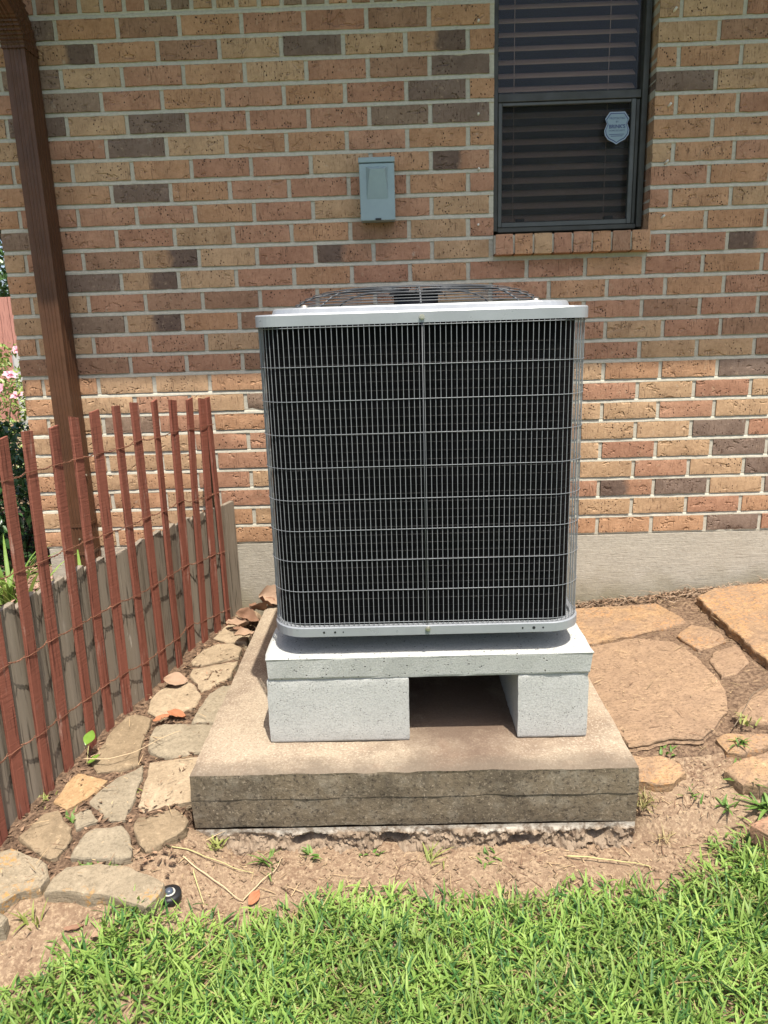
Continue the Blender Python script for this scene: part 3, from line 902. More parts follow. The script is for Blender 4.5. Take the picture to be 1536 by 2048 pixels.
MB().bbox(-0.216, -0.194, -0.086, -0.0805, 1.7765, 1.7835, 0.001).build('hasp', BLACK, cv)

# ================================================================== OLD SLAB
SX0, SX1, SY0, SZ = -0.733, 0.452, -1.322, 0.248
slab = root('concrete_slab', ((SX0 + SX1) / 2, -0.66, 0.08), 'old weathered concrete slab with a dark mildewed front under the grey blocks', 'concrete slab')
mb = MB()
xs = np.linspace(SX0, SX1, 60); ys = np.linspace(SY0, -0.008, 46)
Vt = []; idx = {}
for j, y in enumerate(ys):
    for i, x in enumerate(xs):
        e = 0.006 if i in (0, 59) or j == 0 else 0
        idx[i, j] = len(Vt)
        Vt.append((x + 0.004 * nz(x, y, 2, 14) * (i in (0, 59)), y + (0.004 * nz(x, y, 4, 14) if j == 0 else 0), SZ - e * (0.7 + 0.8 * abs(nz(x, y, 1, 25))) + 0.003 * nz(x, y, 0, 5) + 0.0012 * nz(x, y, 0, 30)))
Ft = [(idx[i, j], idx[i + 1, j], idx[i + 1, j + 1], idx[i, j + 1]) for j in range(45) for i in range(59)]
mb.add(Vt, Ft, 0)
rim = [idx[i, 0] for i in range(60)] + [idx[59, j] for j in range(1, 46)] + [idx[i, 45] for i in range(58, -1, -1)] + [idx[0, j] for j in range(44, 0, -1)]
lev = [(0.236, 0.0), (0.200, 0.001), (0.170, 0.0022), (0.168, -0.0005), (0.165, 0.0), (0.128, 0.0005), (0.104, 0.0), (0.084, -0.001)]
loopsL = [[Vt[q] for q in rim]]
for z, out in lev:
    l = []
    for q in rim:
        x, y, _ = Vt[q]
        dxx = (1 if x > 0.44 else -1 if x < -0.72 else 0); dyy = -1 if y < -1.31 else 0
        n_ = 0.0016 * nz(x, y, z * 9, 22) + 0.0022 * nz(x, y, z * 2, 7)
        l.append((x + dxx * (out + n_), y + dyy * (out + n_), z + 0.002 * nz(x * 6, y * 6, z)))
    loopsL.append(l)
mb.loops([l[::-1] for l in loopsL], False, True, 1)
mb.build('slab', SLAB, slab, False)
# ragged poured footing below the form line
mb = MB()
nx_, nz_ = 420, 30
V = []
for j in range(nz_ + 1):
    t = j / nz_
    for i in range(nx_ + 1):
        x = SX0 + 0.004 + (SX1 - SX0 - 0.008) * i / nx_
        z = 0.0835 - t * 0.14
        rag = nz(x, 0, 1, 4) + 0.5 * nz(x, 0, 3, 13)
        cav = max(0, nz(x, z * 2.2, 7, 7) + 0.45 * nz(x, z * 1.5, 8, 23) - 0.12) * smooth(0.08, 0.3, t)
        rough_ = smooth(0.05, 0.2, t)
        lip = 1 - smooth(0.10, 0.22, t + 0.07 * rag)
        y = SY0 - 0.005 * lip + 0.20 * min(0.6, cav) ** 1.4 + rough_ * (-0.004 + 0.014 * nz(x, z, 1, 26) + 0.011 * nz(x, z, 2, 70) + 0.006 * nz(x, z, 2, 160) + 0.005 * nz(x, z, 5, 260)) - 0.030 * smooth(0.2, 0.7, t + 0.2 * rag)
        z += 0.004 * rough_ * nz(x, z, 11, 60)
        V.append((x, y, z))
mb.add(V, [(j * (nx_ + 1) + i, (j + 1) * (nx_ + 1) + i, (j + 1) * (nx_ + 1) + i + 1, j * (nx_ + 1) + i + 1) for j in range(nz_) for i in range(nx_)])
fm = mb.me('rough_footing', True); fm.set_sharp_from_angle(angle=math.radians(30)); ob('rough_footing', fm, rough_mat(), slab)

# ================================================================== BLOCKS AND PAD
def rect(x0, x1, y0, y1, z, n=26, chipamt=0.004):
    pts = []
    for k in range(n): pts.append((x0 + (x1 - x0) * k / n, y0))
    for k in range(n): pts.append((x1, y0 + (y1 - y0) * k / n))
    for k in range(n): pts.append((x1 - (x1 - x0) * k / n, y1))
    for k in range(n): pts.append((x0, y1 - (y1 - y0) * k / n))
    out = []
    mx, my = (x0 + x1) / 2, (y0 + y1) / 2
    for i, (x, y) in enumerate(pts):
        corner = 2.2 if i % n in (0, 1, n - 1) else 1.0
        chip = corner * chipamt * max(0, nz(x, y, z * 3, 16)) + 0.0015 * nz(x, y, z, 60)
        sx = math.copysign(1, x - mx) if x in (x0, x1) else 0
        sy = math.copysign(1, y - my) if y in (y0, y1) else 0
        out.append((x - sx * chip, y - sy * chip, z - 0.6 * abs(chip)))
    return out
def cmu(name, x0, x1, y0, y1, label):
    mb = MB()
    zs = [SZ + 0.003, SZ + 0.005, SZ + 0.010] + list(np.linspace(SZ + 0.04, 0.415, 6)) + [0.437, 0.4425, 0.4445]
    L = []
    for k, z in enumerate(zs):
        e = {0: 0.003, 1: 0.001, len(zs) - 2: 0.001, len(zs) - 1: 0.0035}.get(k, 0)
        amt = 0.003 if k in (1, 2, len(zs) - 3, len(zs) - 2, len(zs) - 1) else 0.0008
        L.append(rect(x0 + e, x1 - e, y0 + e, y1 - e, z, 24, amt))
    mb.loops(L, True, True)
    me = mb.me(name, True); me.set_sharp_from_angle(angle=math.radians(40))
    o = ob(name, me, BLOCK)
    return tag(o, label, 'concrete block', 'concrete blocks under the pad')
cmu('concrete_block', -0.538, -0.145, -1.180, -0.986, 'long grey concrete block laid lengthwise under the left front of the pad')
cmu('concrete_block', 0.157, 0.351, -1.180, -0.784, 'square faced grey concrete block turned end on under the right front of the pad')
cmu('concrete_block', -0.538, -0.344, -0.980, -0.586, 'unseen grey concrete block added behind the long front block to darken the gap under the pad')  # from here on unseen blocks, added to keep light out of the gap
cmu('concrete_block', 0.157, 0.351, -0.780, -0.386, 'unseen grey concrete block added behind the end on block to darken the gap under the pad')
cmu('concrete_block', -0.340, 0.053, -0.486, -0.292, 'unseen grey concrete block added at the back to darken the gap under the pad')
mb = MB()
px0, px1, py0, py1 = -0.540, 0.360, -1.192, -0.285
mb.loops([rect(px0 + .011, px1 - .011, py0 + .011, py1 - .011, 0.4455), rect(px0 + .008, px1 - .008, py0 + .008, py1 - .008, 0.452), rect(px0 + .001, px1 - .001, py0 + .001, py1 - .001, 0.506),
          rect(px0, px1, py0, py1, 0.511), rect(px0 + .007, px1 - .007, py0 + .007, py1 - .007, 0.5155), rect(px0 + .3, px1 - .3, py0 + .3, py1 - .3, 0.5165)], True, True)
pad = mb.build('concrete_pad', PAD)
tag(pad, 'pale grey concrete pad with tapered edges lying on the blocks under the air conditioner', 'concrete pad')

# ================================================================== AIR CONDITIONER
ACX, ACY, AH = -0.0915, -0.7705, 0.4125
def zz(z): return 1.3766 + (z - 1.3766) * 0.953    # heights were measured on a plane a little further back
ac = root('air_conditioner', (ACX, ACY, 0.517), 'large square grey air conditioner with black coil behind a wire guard, standing on a pad', 'air conditioner')
def rrect(h, r, z, n=8, m=1):
    pts = []
    for q, (sx, sy, a0) in enumerate(((1, -1, -90), (1, 1, 0), (-1, 1, 90), (-1, -1, 180))):
        for k in range(n + 1):
            a = math.radians(a0 + 90 * k / n)
            pts.append((ACX + sx * (h - r) + r * math.cos(a), ACY + sy * (h - r) + r * math.sin(a), z))
    return pts
CR = 0.090
mb = MB()
mb.loops([rrect(AH - 0.05, CR - 0.05, zz(0.530)), rrect(AH + 0.003, CR, zz(0.532)), rrect(AH + 0.0075, CR, zz(0.535)), rrect(AH + 0.0075, CR, zz(0.560)), rrect(AH + 0.006, CR, zz(0.5625)), rrect(AH - 0.010, CR - 0.01, zz(0.5625)), rrect(AH - 0.012, CR - 0.012, zz(0.552)), rrect(AH - 0.05, CR - 0.05, zz(0.552))], True, True)
pan = mb.build('base_pan', ACG, ac)
for x in (-0.30, 0.12):
    for y in (-1.00, -0.54):
        MB().bbox(x - 0.03, x + 0.03, y - 0.03, y + 0.03, 0.5172, 0.569, 0.002).build('foot', BLACK, ac)
for x, r in ((-0.37, .003), (-0.34, .003), (-0.318, .0018), (0.22, .0025), (0.195, .0042), (0.165, .0025)):
    MB().tube([(x, ACY - AH - 0.0082, zz(0.548)), (x, ACY - AH - 0.004, zz(0.548))], r, 8).build('drain_hole', BLACK, pan)
def screw(x, y, z, par, nrm=(0, -1, 0), r=0.0046):
    nv = Vector(nrm); p = Vector((x, y, zz(z)))
    m = MB().tube([p - nv * 0.002, p + nv * 0.0016], r * 1.5, 10).tube([p + nv * 0.0016, p + nv * 0.0065], r, 6)
    m.build('screw', ZINC, par)
yf = ACY - AH
screw(ACX + 0.002, yf - 0.010, 0.553, ac); screw(ACX, yf - 0.0065, 1.405, ac)
screw(ACX - AH + 0.035, yf + 0.016, 1.404, ac, (-0.5, -0.86, 0)); screw(ACX + AH - 0.03, yf + 0.012, 1.404, ac, (0.5, -0.86, 0))
screw(ACX - AH + 0.016, yf + 0.055, 0.556, ac, (-0.86, -0.5, 0)); screw(ACX + AH - 0.016, yf + 0.055, 0.556, ac, (0.86, -0.5, 0))
# coil
mb = MB()
CH = AH - 0.015
ACX -= 0.006
mb.loops([rrect(CH, CR - 0.02, zz(0.553)), rrect(CH, CR - 0.02, zz(1.392)), rrect(CH - 0.03, CR - 0.05, zz(1.392)), rrect(CH - 0.03, CR - 0.05, zz(0.553))])
coil = mb.build('coil', COIL, ac)
mb = MB()
z = 0.628; i = 0
while z < 1.34:
    mb.tube(rrect(CH + 0.0002, CR - 0.02, z, 6), 0.0006, 4, True)
    z += 0.0222
ct = mb.build('coil_tubes', TUBE, coil)
tag(ct, kind='stuff')
ACX += 0.006
# wire guard
per = rrect(AH + 0.0025, CR, 0, 24)
seg = []
for a, b in zip(per, per[1:] + per[:1]):
    seg.append((Vector(a), Vector(b), (Vector(b) - Vector(a)).length))
tot = sum(s[2] for s in seg)
nw = int(tot / 0.0133)
mb = MB()
si = 0; acc = 0
for k in range(nw):
    d = tot * k / nw
    while acc + seg[si][2] < d:
        acc += seg[si][2]; si += 1
    a, b, l = seg[si]
    p = a.lerp(b, (d - acc) / l if l else 0)
    mb.tube([(p.x, p.y, zz(0.560)), (p.x, p.y, zz(1.392))], 0.0010, 5, cap=False)
wg = mb.build('wire_guard', GUARD, ac, True)
tag(wg, kind='stuff')
mb = MB()
for z in [1.386, 1.287, 1.198, 1.109, 1.020, 0.931, 0.845, 0.758, 0.670, 0.574]:
    mb.tube([(x, y, zz(z)) for x, y, _ in rrect(AH + 0.0045, CR, 0, 8)], 0.0009, 6, True)
tag(mb.build('guard_rings', RINGM, wg, True), kind='stuff')
MB().tube([(ACX, yf - 0.0045, zz(0.560)), (ACX, yf - 0.0045, zz(1.392))], 0.0012, 8).build('centre_bar', DULLW, ac, True)
# lid: skirt, rim, raised ring round the fan opening
def circ(r, z, n):
    # n points on a circle ordered like rrect
    out = []
    for q, a0 in enumerate((-90, 0, 90, 180)):
        for k in range(9):
            a = math.radians(a0 + 90 * k / 8 * 0.999)
            out.append((ACX + r * math.cos(a), ACY + r * math.sin(a), z))
    return out
mb = MB()
mb.loops([rrect(AH - 0.004, 0.055, zz(1.391)), rrect(AH + 0.0035, 0.058, zz(1.391)), rrect(AH + 0.0035, 0.058, zz(1.418)), rrect(AH + 0.001, 0.056, zz(1.4215)), rrect(AH - 0.025, 0.10, zz(1.4225)),
          rrect(AH - 0.028, 0.10, zz(1.4245)), rrect(AH - 0.031, 0.10, zz(1.434)), rrect(AH - 0.034, 0.10, zz(1.4375)), circ(0.366, zz(1.4385), 36), circ(0.362, zz(1.434), 36), circ(0.362, zz(1.33), 36)])
lid = mb.build('lid', ACG, ac, True)
lid.data.polygons.foreach_set('use_smooth', [False] * len(lid.data.polygons))
for x, y in ((ACX - 0.30, ACY - 0.285), (ACX + 0.30, ACY - 0.285)):
    MB().lathe((x, y, zz(1.4378)), [(0.0001, 0.009), (0.008, 0.008), (0.010, 0.003), (0.012, 0.0)], 10).build('screw', ZINC, lid, True)
# fan grille: domed rings on ribs
mb = MB()
def dome(r): return zz(1.447) + 0.047 * (1 - (r / 0.366) ** 6)
for r in (0.366, 0.356, 0.343, 0.326, 0.304, 0.276, 0.24, 0.195, 0.145, 0.1):
    mb.tube([(ACX + r * math.cos(a), ACY + r * math.sin(a), dome(r)) for a in np.linspace(0, 2 * math.pi, 49)[:-1]], 0.00135, 5, True)
gr = mb.build('fan_grille', DULLW, ac, True)
tag(gr, kind='stuff')
for k in range(8):
    a = math.radians(-90 + 45 * k)
    MB().tube([(ACX + r * math.cos(a), ACY + r * math.sin(a), (dome(r) - 0.003) if r < 0.367 else zz(1.4395)) for r in (0.368, 0.366, 0.33, 0.3, 0.25, 0.2, 0.1, 0.03)], 0.0026, 6)  .build('grille_rib', DULLW, gr, True)
MB().lathe((ACX, ACY, 0), [(0.0001, 1.4815), (0.075, 1.481), (0.08, 1.477), (0.08, 1.474), (0.0001, 1.474)], 24).build('motor_plate', BLACK, ac, True)
MB().lathe((ACX, ACY, 0), [(0.0001, 1.4735), (0.066, 1.4735), (0.066, 1.37), (0.02, 1.365), (0.012, 1.30), (0.0001, 1.30)], 20).build('motor', BLACK, ac, True)
for k in range(4):
    a = math.radians(20 + 90 * k)
    V = []; Fc = []
    for i in range(5):
        for j in range(5):
            rr = 0.05 + 0.29 * i / 4; an = a + (j / 4 - 0.5) * (1.0 - 0.1 * i)
            V.append((ACX + rr * math.cos(an), ACY + rr * math.sin(an), 1.345 + 0.05 * (j / 4 - 0.5)))
    Fc = [(i * 5 + j, i * 5 + j + 1, (i + 1) * 5 + j + 1, (i + 1) * 5 + j) for i in range(4) for j in range(4)]
    o = MB().add(V, Fc).build('fan_blade', BLACK, ac, True)

# ================================================================== LATH FENCE
SLATS = [((-0.883, -0.16, 0.19), (-0.89, -0.16, 1.14)), ((-0.914, -0.228, 0.186), (-0.896, -0.228, 1.142)), ((-0.948, -0.309, 0.181), (-0.921, -0.309, 1.149)),
         ((-0.986, -0.37, 0.178), (-0.964, -0.37, 1.152)), ((-1.0, -0.492, 0.17), (-0.992, -0.492, 1.162)), ((-1.023, -0.6, 0.164), (-1.025, -0.6, 1.167)),
         ((-1.045, -0.715, 0.156), (-1.042, -0.715, 1.168)), ((-1.087, -0.809, 0.151), (-1.075, -0.809, 1.163)), ((-1.116, -0.897, 0.146), (-1.101, -0.897, 1.155)),
         ((-1.132, -0.999, 0.14), (-1.118, -0.999, 1.141)), ((-1.163, -1.104, 0.134), (-1.139, -1.104, 1.143)), ((-1.175, -1.207, 0.128), (-1.153, -1.207, 1.14)),
         ((-1.206, -1.297, 0.122), (-1.19, -1.297, 1.138)), ((-1.215, -1.394, 0.116), (-1.2, -1.394, 1.14)), ((-1.24, -1.49, 0.10), (-1.225, -1.49, 1.13)),
         ((-1.262, -1.585, 0.075), (-1.25, -1.585, 1.12))]
fence = root('lath_fence', (-1.05, -0.8, 0.15), 'red stained slat fence wired together with rusty twisted wire and leaning on grey boards', 'fence')
def tang(i):
    a = Vector(SLATS[max(0, i - 1)][0]); b = Vector(SLATS[min(len(SLATS) - 1, i + 1)][0])
    t = (b - a).normalized() * 0.45 + Vector((-0.28, -0.96, 0)) * 0.55; t.z = 0
    return t.normalized()
SN = []
for i, (b, t) in enumerate(SLATS):
    b = Vector(b); t = Vector(t)
    tv = tang(0 if i == 0 else i); nv = Vector((-tv.y, tv.x, 0))
    if nv.x < 0: nv = -nv
    tw = rnd.uniform(-0.10, 0.10) + (0.25 if i == 0 else 0)
    tv2 = (tv * math.cos(tw) + nv * math.sin(tw)); nv2 = (nv * math.cos(tw) - tv * math.sin(tw))
    wd = 0.019 + rnd.uniform(-0.0015, 0.0012); th = 0.0042
    mb = MB(); L = []
    NSEG = 9
    for k in range(NSEG):
        f = k / (NSEG - 1)
        base = b + Vector((0, 0, -0.04))
        p = base.lerp(t, f) + tv * (0.003 * nz(i * 3.1, f * 2.2, 1)) + nv * (0.002 * nz(i * 1.7, f * 3, 5))
        sl = 0.004 * rnd.uniform(-1, 1) if k == NSEG - 1 else 0
        ww = wd * (1 + 0.05 * nz(i * 2.3, f * 5, 8))
        up = Vector((0, 0, sl))
        L.append([p - tv2 * ww - nv2 * th - up, p + tv2 * ww - nv2 * th + up, p + tv2 * ww + nv2 * (th - .0012) + up, p + tv2 * (ww - .0015) + nv2 * th + up, p - tv2 * (ww - .0015) + nv2 * th - up, p - tv2 * ww + nv2 * (th - .0012) - up])
    mb.loops(L, True, True)
    o = mb.build('slat', RED, fence)
    SN.append((b, t, tv, nv))
for wk, (h0, h1) in enumerate(((0.845, 0.905), (0.57, 0.66), (0.32, 0.425), (0.072, 0.185))):
    mb = MB()
    pts = []
    for i, (b, t, tv, nv) in enumerate(SN):
        h = h0 + (h1 - h0) * i / 11 + 0.006 * nz(i * 1.3, wk * 5.5, 2)
        f = h / (t.z - b.z)
        pts.append((b.lerp(t, f), tv, nv))
    for strand in (0, 1):
        path = []
        for i in range(len(pts)):
            p, tv, nv = pts[i]
            sg = 1 if strand == 0 else -1
            off = 0.0064 * sg
            path += [p - tv * 0.018 + nv * off, p + nv * (off + 0.0006 * sg) + Vector((0, 0, 0.001)), p + tv * 0.018 + nv * off]
            if i < len(pts) - 1:
                q, tv3, nv3 = pts[i + 1]
                a = p + tv * 0.027; c = q - tv3 * 0.027
                for s in range(1, 12):
                    f = s / 12; an = sg * 0 + (0 if strand == 0 else math.pi) + f * 2 * math.pi * 2
                    m_ = a.lerp(c, f) + Vector((0, 0, -0.004 * math.sin(math.pi * f)))
                    rad = 0.0016
                    path.append(m_ + (nv * math.cos(an) + Vector((0, 0, 1)) * math.sin(an)) * rad)
        mb.tube(path, 0.00125, 4)
    mb.build('wire', WIRE, fence)
# stake behind the end of the fence
mb = MB(); mb.bbox(-0.935, -0.910, -0.135, -0.112, 0.1, 1.06, 0.002)
mb.build('stake', DARKW, fence)

# grey boards behind the slats
edging = root('board_edging', (-1.08, -0.8, 0.1), 'weathered grey boards set upright as a raised bed edge behind the red slat fence', 'board edging')
ends = [Vector((-0.838, -0.022, 0.2)), Vector((-0.866, -0.09, 0.2))] + [Vector(s[0]) for s in SLATS]
for i in range(len(ends) - 1):
    a = ends[i]; c = ends[i + 1]
    d = (c - a); d.z = 0; tv = d.normalized(); nv = Vector((-tv.y, tv.x, 0))
    if nv.x < 0: nv = -nv
    mid = (a + c) / 2
    lenh = d.length / 2 - 0.0015
    wob = rnd.uniform(-0.0015, 0.0015)
    front = mid - nv * (0.0155 + wob) + tv * 0.0
    mb = MB()
    tz = 0.690 + rnd.uniform(-0.006, 0.006); sl = 0.008 if i > 1 else 0.002
    lean = nv * 0.0
    b0 = min(a.z, c.z) - 0.12
    pf = [front - tv * lenh, front + tv * lenh]
    pb = [p - nv * 0.019 for p in pf]
    lo1 = [Vector((p.x, p.y, b0)) for p in (pf[0], pf[1], pb[1], pb[0])]
    hi1 = [Vector((p.x, p.y, tz + s * sl)) for p, s in ((pf[0], 1), (pf[1], -1), (pb[1], -1), (pb[0], 1))]
    ce = sum(hi1, Vector()) / 4
    hi2 = [Vector((q.x, q.y, q.z)) for q in hi1]
    hi1b = [q - Vector((0, 0, 0.003)) for q in hi1]
    hi2b = [ce + (q - ce) * 0.96 for q in hi2]
    mb.loops([lo1, hi1b, hi2b], True, True)
    mb.build('board', GREYW, edging)

# raised bed behind the boards
mb = MB()
fl = [Vector((-0.90, 0.05, 0))] + [Vector(s[0]) for s in SLATS] + [Vector((-1.30, -1.8, 0))]
V = []; nxx = 22
for p in fl:
    for k in range(nxx):
        f = (k / (nxx - 1)) ** 1.5
        x = p.x - 0.036 - f * 2.6; y = p.y
        V.append((x, y, 0.335 + 0.02 * nz(x, y, 0, 4) + 0.012 * nz(x, y, 0, 18)))
for yy in (0.5, 1.1):
    pass
mb.add(V, [(j * nxx + i, j * nxx + i + 1, (j + 1) * nxx + i + 1, (j + 1) * nxx + i) for j in range(len(fl) - 1) for i in range(nxx - 1)])
mb.add([(-4.6, 0.05, 0.335), (-1.66, 0.05, 0.335), (-1.66, 1.6, 0.31), (-4.6, 1.6, 0.31)], [(0, 1, 2, 3)])
tag(mb.build('garden_bed', MULCH), kind='structure')
# bark chips
mb = MB()
for _ in range(420):
    x = rnd.uniform(-2.0, -1.15); y = rnd.uniform(-0.9, 0.4)
    if x > -1.2 + 0.32 * y * -0.8 and y < -0.5: continue
    a = rnd.uniform(0, 6.3); l = rnd.uniform(.012, .03); ww = l * rnd.uniform(.3, .6); tz = rnd.uniform(-.4, .4)
    e1 = Vector((math.cos(a), math.sin(a), tz)) * l; e2 = Vector((-math.sin(a), math.cos(a), rnd.uniform(-.5, .5))) * ww
    p = Vector((x, y, 0.36 + rnd.uniform(-.008, .012)))
    mb.add([p - e1 - e2, p + e1 - e2 * .6, p + e1 * .8 + e2, p - e1 * .9 + e2 * .8, p + Vector((0, 0, -.006))], [(0, 1, 2, 3), (1, 0, 4), (2, 1, 4), (3, 2, 4), (0, 3, 4)])
tag(mb.build('bark_chips', dryleaf_mat('bark_chip', (0.30, 0.17, 0.12), (0.48, 0.32, 0.25))), kind='stuff')

# black pipe stub behind the boards
st_ = root('irrigation_stub', (-1.08, -0.14, 0.33), 'black and grey plastic pipe fitting poking up behind the grey boards', 'pipe fitting')
pc = (-1.068, -0.05)
MB().lathe((pc[0], pc[1], 0), [(0.014, 0.30), (0.014, 0.627)], 14).build('pipe', PIPEG, st_, True)
MB().lathe((pc[0], pc[1], 0), [(0.0145, 0.628), (0.0165, 0.63), (0.0165, 0.648), (0.013, 0.650), (0.013, 0.654), (0.0155, 0.656), (0.0155, 0.676), (0.010, 0.68), (0.0001, 0.68)], 14).build('cap', BLACK, st_, True)

# ================================================================== STONES
def stone(poly, zf, mat, parent, th=0.06, name='stone', seed=0, raise_=0.0, crown=0.004):
    """an irregular flat stone: outline broken up, rounded arris, uneven top"""
    r = random.Random(seed)
    pts = []
    n = len(poly)
    for i in range(n):
        a = Vector((*poly[i], 0)); b = Vector((*poly[(i + 1) % n], 0))
        m = max(1, int((b - a).length / 0.012))
        for k in range(m):
            p = a.lerp(b, k / m)
            pts.append((p.x, p.y))
    area = sum(pts[i][0] * pts[(i + 1) % len(pts)][1] - pts[(i + 1) % len(pts)][0] * pts[i][1] for i in range(len(pts)))
    if area < 0: pts.reverse()
    pts = [(x + 0.004 * nz(x, y, seed, 30) + 0.0025 * nz(x, y, seed + 4, 90), y + 0.004 * nz(x, y, seed + 9, 30) + 0.0025 * nz(x, y, seed + 6, 90)) for x, y in pts]
    cx = sum(p[0] for p in pts) / len(pts); cy = sum(p[1] for p in pts) / len(pts)
    size = max(0.05, math.sqrt(abs(area) / 2))
    def ring(f, dz, j):
        out = []
        for x, y in pts:
            xx = cx + (x - cx) * f; yy = cy + (y - cy) * f
            hz = 0.0028 * nz(xx, yy, seed, 9) + 0.0022 * nz(xx, yy, seed + 3, 38)
            out.append((xx + j * nz(x, y, 5 + seed, 40), yy + j * nz(x, y, 8 + seed, 40), zf(xx, yy) + raise_ + dz + hz))
        return out
    e = 0.006 / size
    mb = MB()
    mb.loops([ring(0.98, -th, 0.012), ring(0.985, -th * 0.62, 0.012), ring(1.008, -th * 0.45, 0.008), ring(0.995, -th * 0.3, 0.008), ring(1.004, -th * 0.16, 0.006), ring(1.0, -0.0035, 0.003), ring(1 - e, -0.0003, 0.003), ring(0.9, 0.0003, 0), ring(0.72, crown * .4, 0), ring(0.5, crown * .4, 0), ring(0.28, crown * .4, 0), ring(0.1, crown * .4, 0)], True, True)
    me = mb.me(name, True)
    me.set_sharp_from_angle(angle=math.radians(33))
    return ob(name, me, mat, parent)
STONES = {
'S1': [(-0.913, -0.303), (-0.902, -0.228), (-0.878, -0.174), (-0.802, -0.194), (-0.773, -0.258), (-0.775, -0.339), (-0.849, -0.342)],
'S2': [(-0.959, -0.481), (-0.932, -0.395), (-0.889, -0.352), (-0.822, -0.350), (-0.784, -0.384), (-0.783, -0.456), (-0.838, -0.486), (-0.907, -0.516), (-0.944, -0.512)],
'S3': [(-0.938, -0.588), (-0.935, -0.543), (-0.894, -0.526), (-0.781, -0.495), (-0.784, -0.607), (-0.814, -0.653), (-0.863, -0.702), (-0.888, -0.661)],
'S4': [(-0.850, -0.888), (-0.850, -0.835), (-0.845, -0.794), (-0.832, -0.715), (-0.795, -0.665), (-0.750, -0.66), (-0.746, -0.867), (-0.760, -0.888)],
'S5': [(-1.018, -0.818), (-1.03, -0.745), (-1.014, -0.679), (-0.984, -0.657), (-0.939, -0.618), (-0.888, -0.673), (-0.86, -0.724), (-0.862, -0.800), (-0.916, -0.833), (-0.976, -0.855)],
'S6': [(-1.105, -1.081), (-1.1, -1.013), (-1.099, -0.914), (-1.077, -0.846), (-1.048, -0.832), (-0.991, -0.86), (-0.981, -0.918), (-0.976, -1.0), (-0.964, -1.061), (-0.957, -1.100), (-1.005, -1.124), (-1.067, -1.134)],
'S7': [(-0.965, -0.965), (-0.963, -0.909), (-0.938, -0.893), (-0.750, -0.905), (-0.750, -0.98), (-0.76, -1.045), (-0.88, -1.070), (-0.904, -1.060), (-0.948, -1.027)],
'S8': [(-0.922, -1.095), (-0.752, -1.064), (-0.748, -1.155), (-0.752, -1.262), (-0.822, -1.285), (-0.875, -1.305), (-0.897, -1.282), (-0.904, -1.211), (-0.914, -1.143)],
'S9': [(-1.044, -1.261), (-1.025, -1.211), (-0.992, -1.155), (-0.955, -1.126), (-0.940, -1.100), (-0.930, -1.125), (-0.925, -1.15), (-0.921, -1.214), (-0.913, -1.282), (-0.911, -1.338), (-0.95, -1.343), (-1.003, -1.293)],
'S10': [(-1.14, -1.255), (-1.137, -1.182), (-1.122, -1.133), (-1.076, -1.148), (-1.02, -1.174), (-1.030, -1.208), (-1.052, -1.25), (-1.077, -1.278), (-1.092, -1.29)],
'S11': [(-1.058, -1.312), (-1.04, -1.285), (-1.019, -1.293), (-0.984, -1.334), (-0.990, -1.344), (-1.034, -1.367)],
'S12': [(-1.171, -1.392), (-1.162, -1.354), (-1.145, -1.303), (-1.116, -1.288), (-1.073, -1.338), (-1.046, -1.364), (-1.03, -1.402), (-1.04, -1.466), (-1.059, -1.472), (-1.108, -1.442)],
'S13': [(-1.008, -1.432), (-1.003, -1.384), (-0.982, -1.365), (-0.912, -1.357), (-0.882, -1.389), (-0.866, -1.418), (-0.852, -1.468), (-0.92, -1.472), (-1.004, -1.467)],
'S14': [(-0.888, -1.352), (-0.880, -1.330), (-0.785, -1.292), (-0.738, -1.342), (-0.744, -1.378), (-0.822, -1.456), (-0.856, -1.404)],
'S15': [(-1.24, -1.456), (-1.197, -1.439), (-1.171, -1.430), (-1.111, -1.458), (-1.055, -1.488), (-1.036, -1.527), (-1.040, -1.559), (-1.085, -1.578), (-1.11, -1.608), (-1.154, -1.616)],
'S16': [(-1.021, -1.575), (-1.018, -1.535), (-1.004, -1.499), (-0.933, -1.490), (-0.844, -1.503), (-0.746, -1.55), (-0.747, -1.586), (-0.764, -1.628), (-0.79, -1.620), (-0.862, -1.590), (-0.964, -1.578)],
'S17': [(-1.132, -1.635), (-1.1, -1.632), (-1.073, -1.647), (-1.078, -1.67), (-1.107, -1.674)]}
SMAT = {'S1': 'cream', 'S2': 'cream', 'S3': 'cream', 'S4': 'grey', 'S5': 'cream', 'S6': 'brown', 'S7': 'grey', 'S8': 'cream', 'S9': 'grey', 'S10': 'orange', 'S11': 'grey', 'S12': 'brown', 'S13': 'grey', 'S14': 'brown', 'S15': 'lichen', 'S16': 'lichen', 'S17': 'grey'}
DEBRIS = M('dark_leaf_soil', 0.97, 0.1)
DEBRIS.color(DEBRIS.mix(DEBRIS.ramp(DEBRIS.noise(70, 5, 0.75), (0.42, 0.0), (0.66, 1.0)), (0.075, 0.048, 0.032), (0.25, 0.165, 0.105)))
DEBRIS.bump(DEBRIS.noise(80, 5, 0.75), 0.008, 0.9)
mb = MB()
nyy, nxx = 70, 22
V = []
for j in range(nyy):
    y = -1.56 + 1.50 * j / (nyy - 1)
    xf = float(np.interp(y, [b[0][1] for b in SLATS][::-1], [b[0][0] for b in SLATS][::-1])) - 0.03
    xr = -0.728 if y > -1.34 else -0.735 - 0.35 * smooth(-1.34, -1.56, y)
    for i in range(nxx):
        x = xf + (xr - xf) * i / (nxx - 1)
        e = -0.012 if (j in (0, nyy - 1) or i == nxx - 1) else 0.0055
        V.append((x, y, ground_z(x, y) + e + 0.002 * nz(x, y, 3, 60)))
mb.add(V, [(j * nxx + i, j * nxx + i + 1, (j + 1) * nxx + i + 1, (j + 1) * nxx + i) for j in range(nyy - 1) for i in range(nxx - 1)])
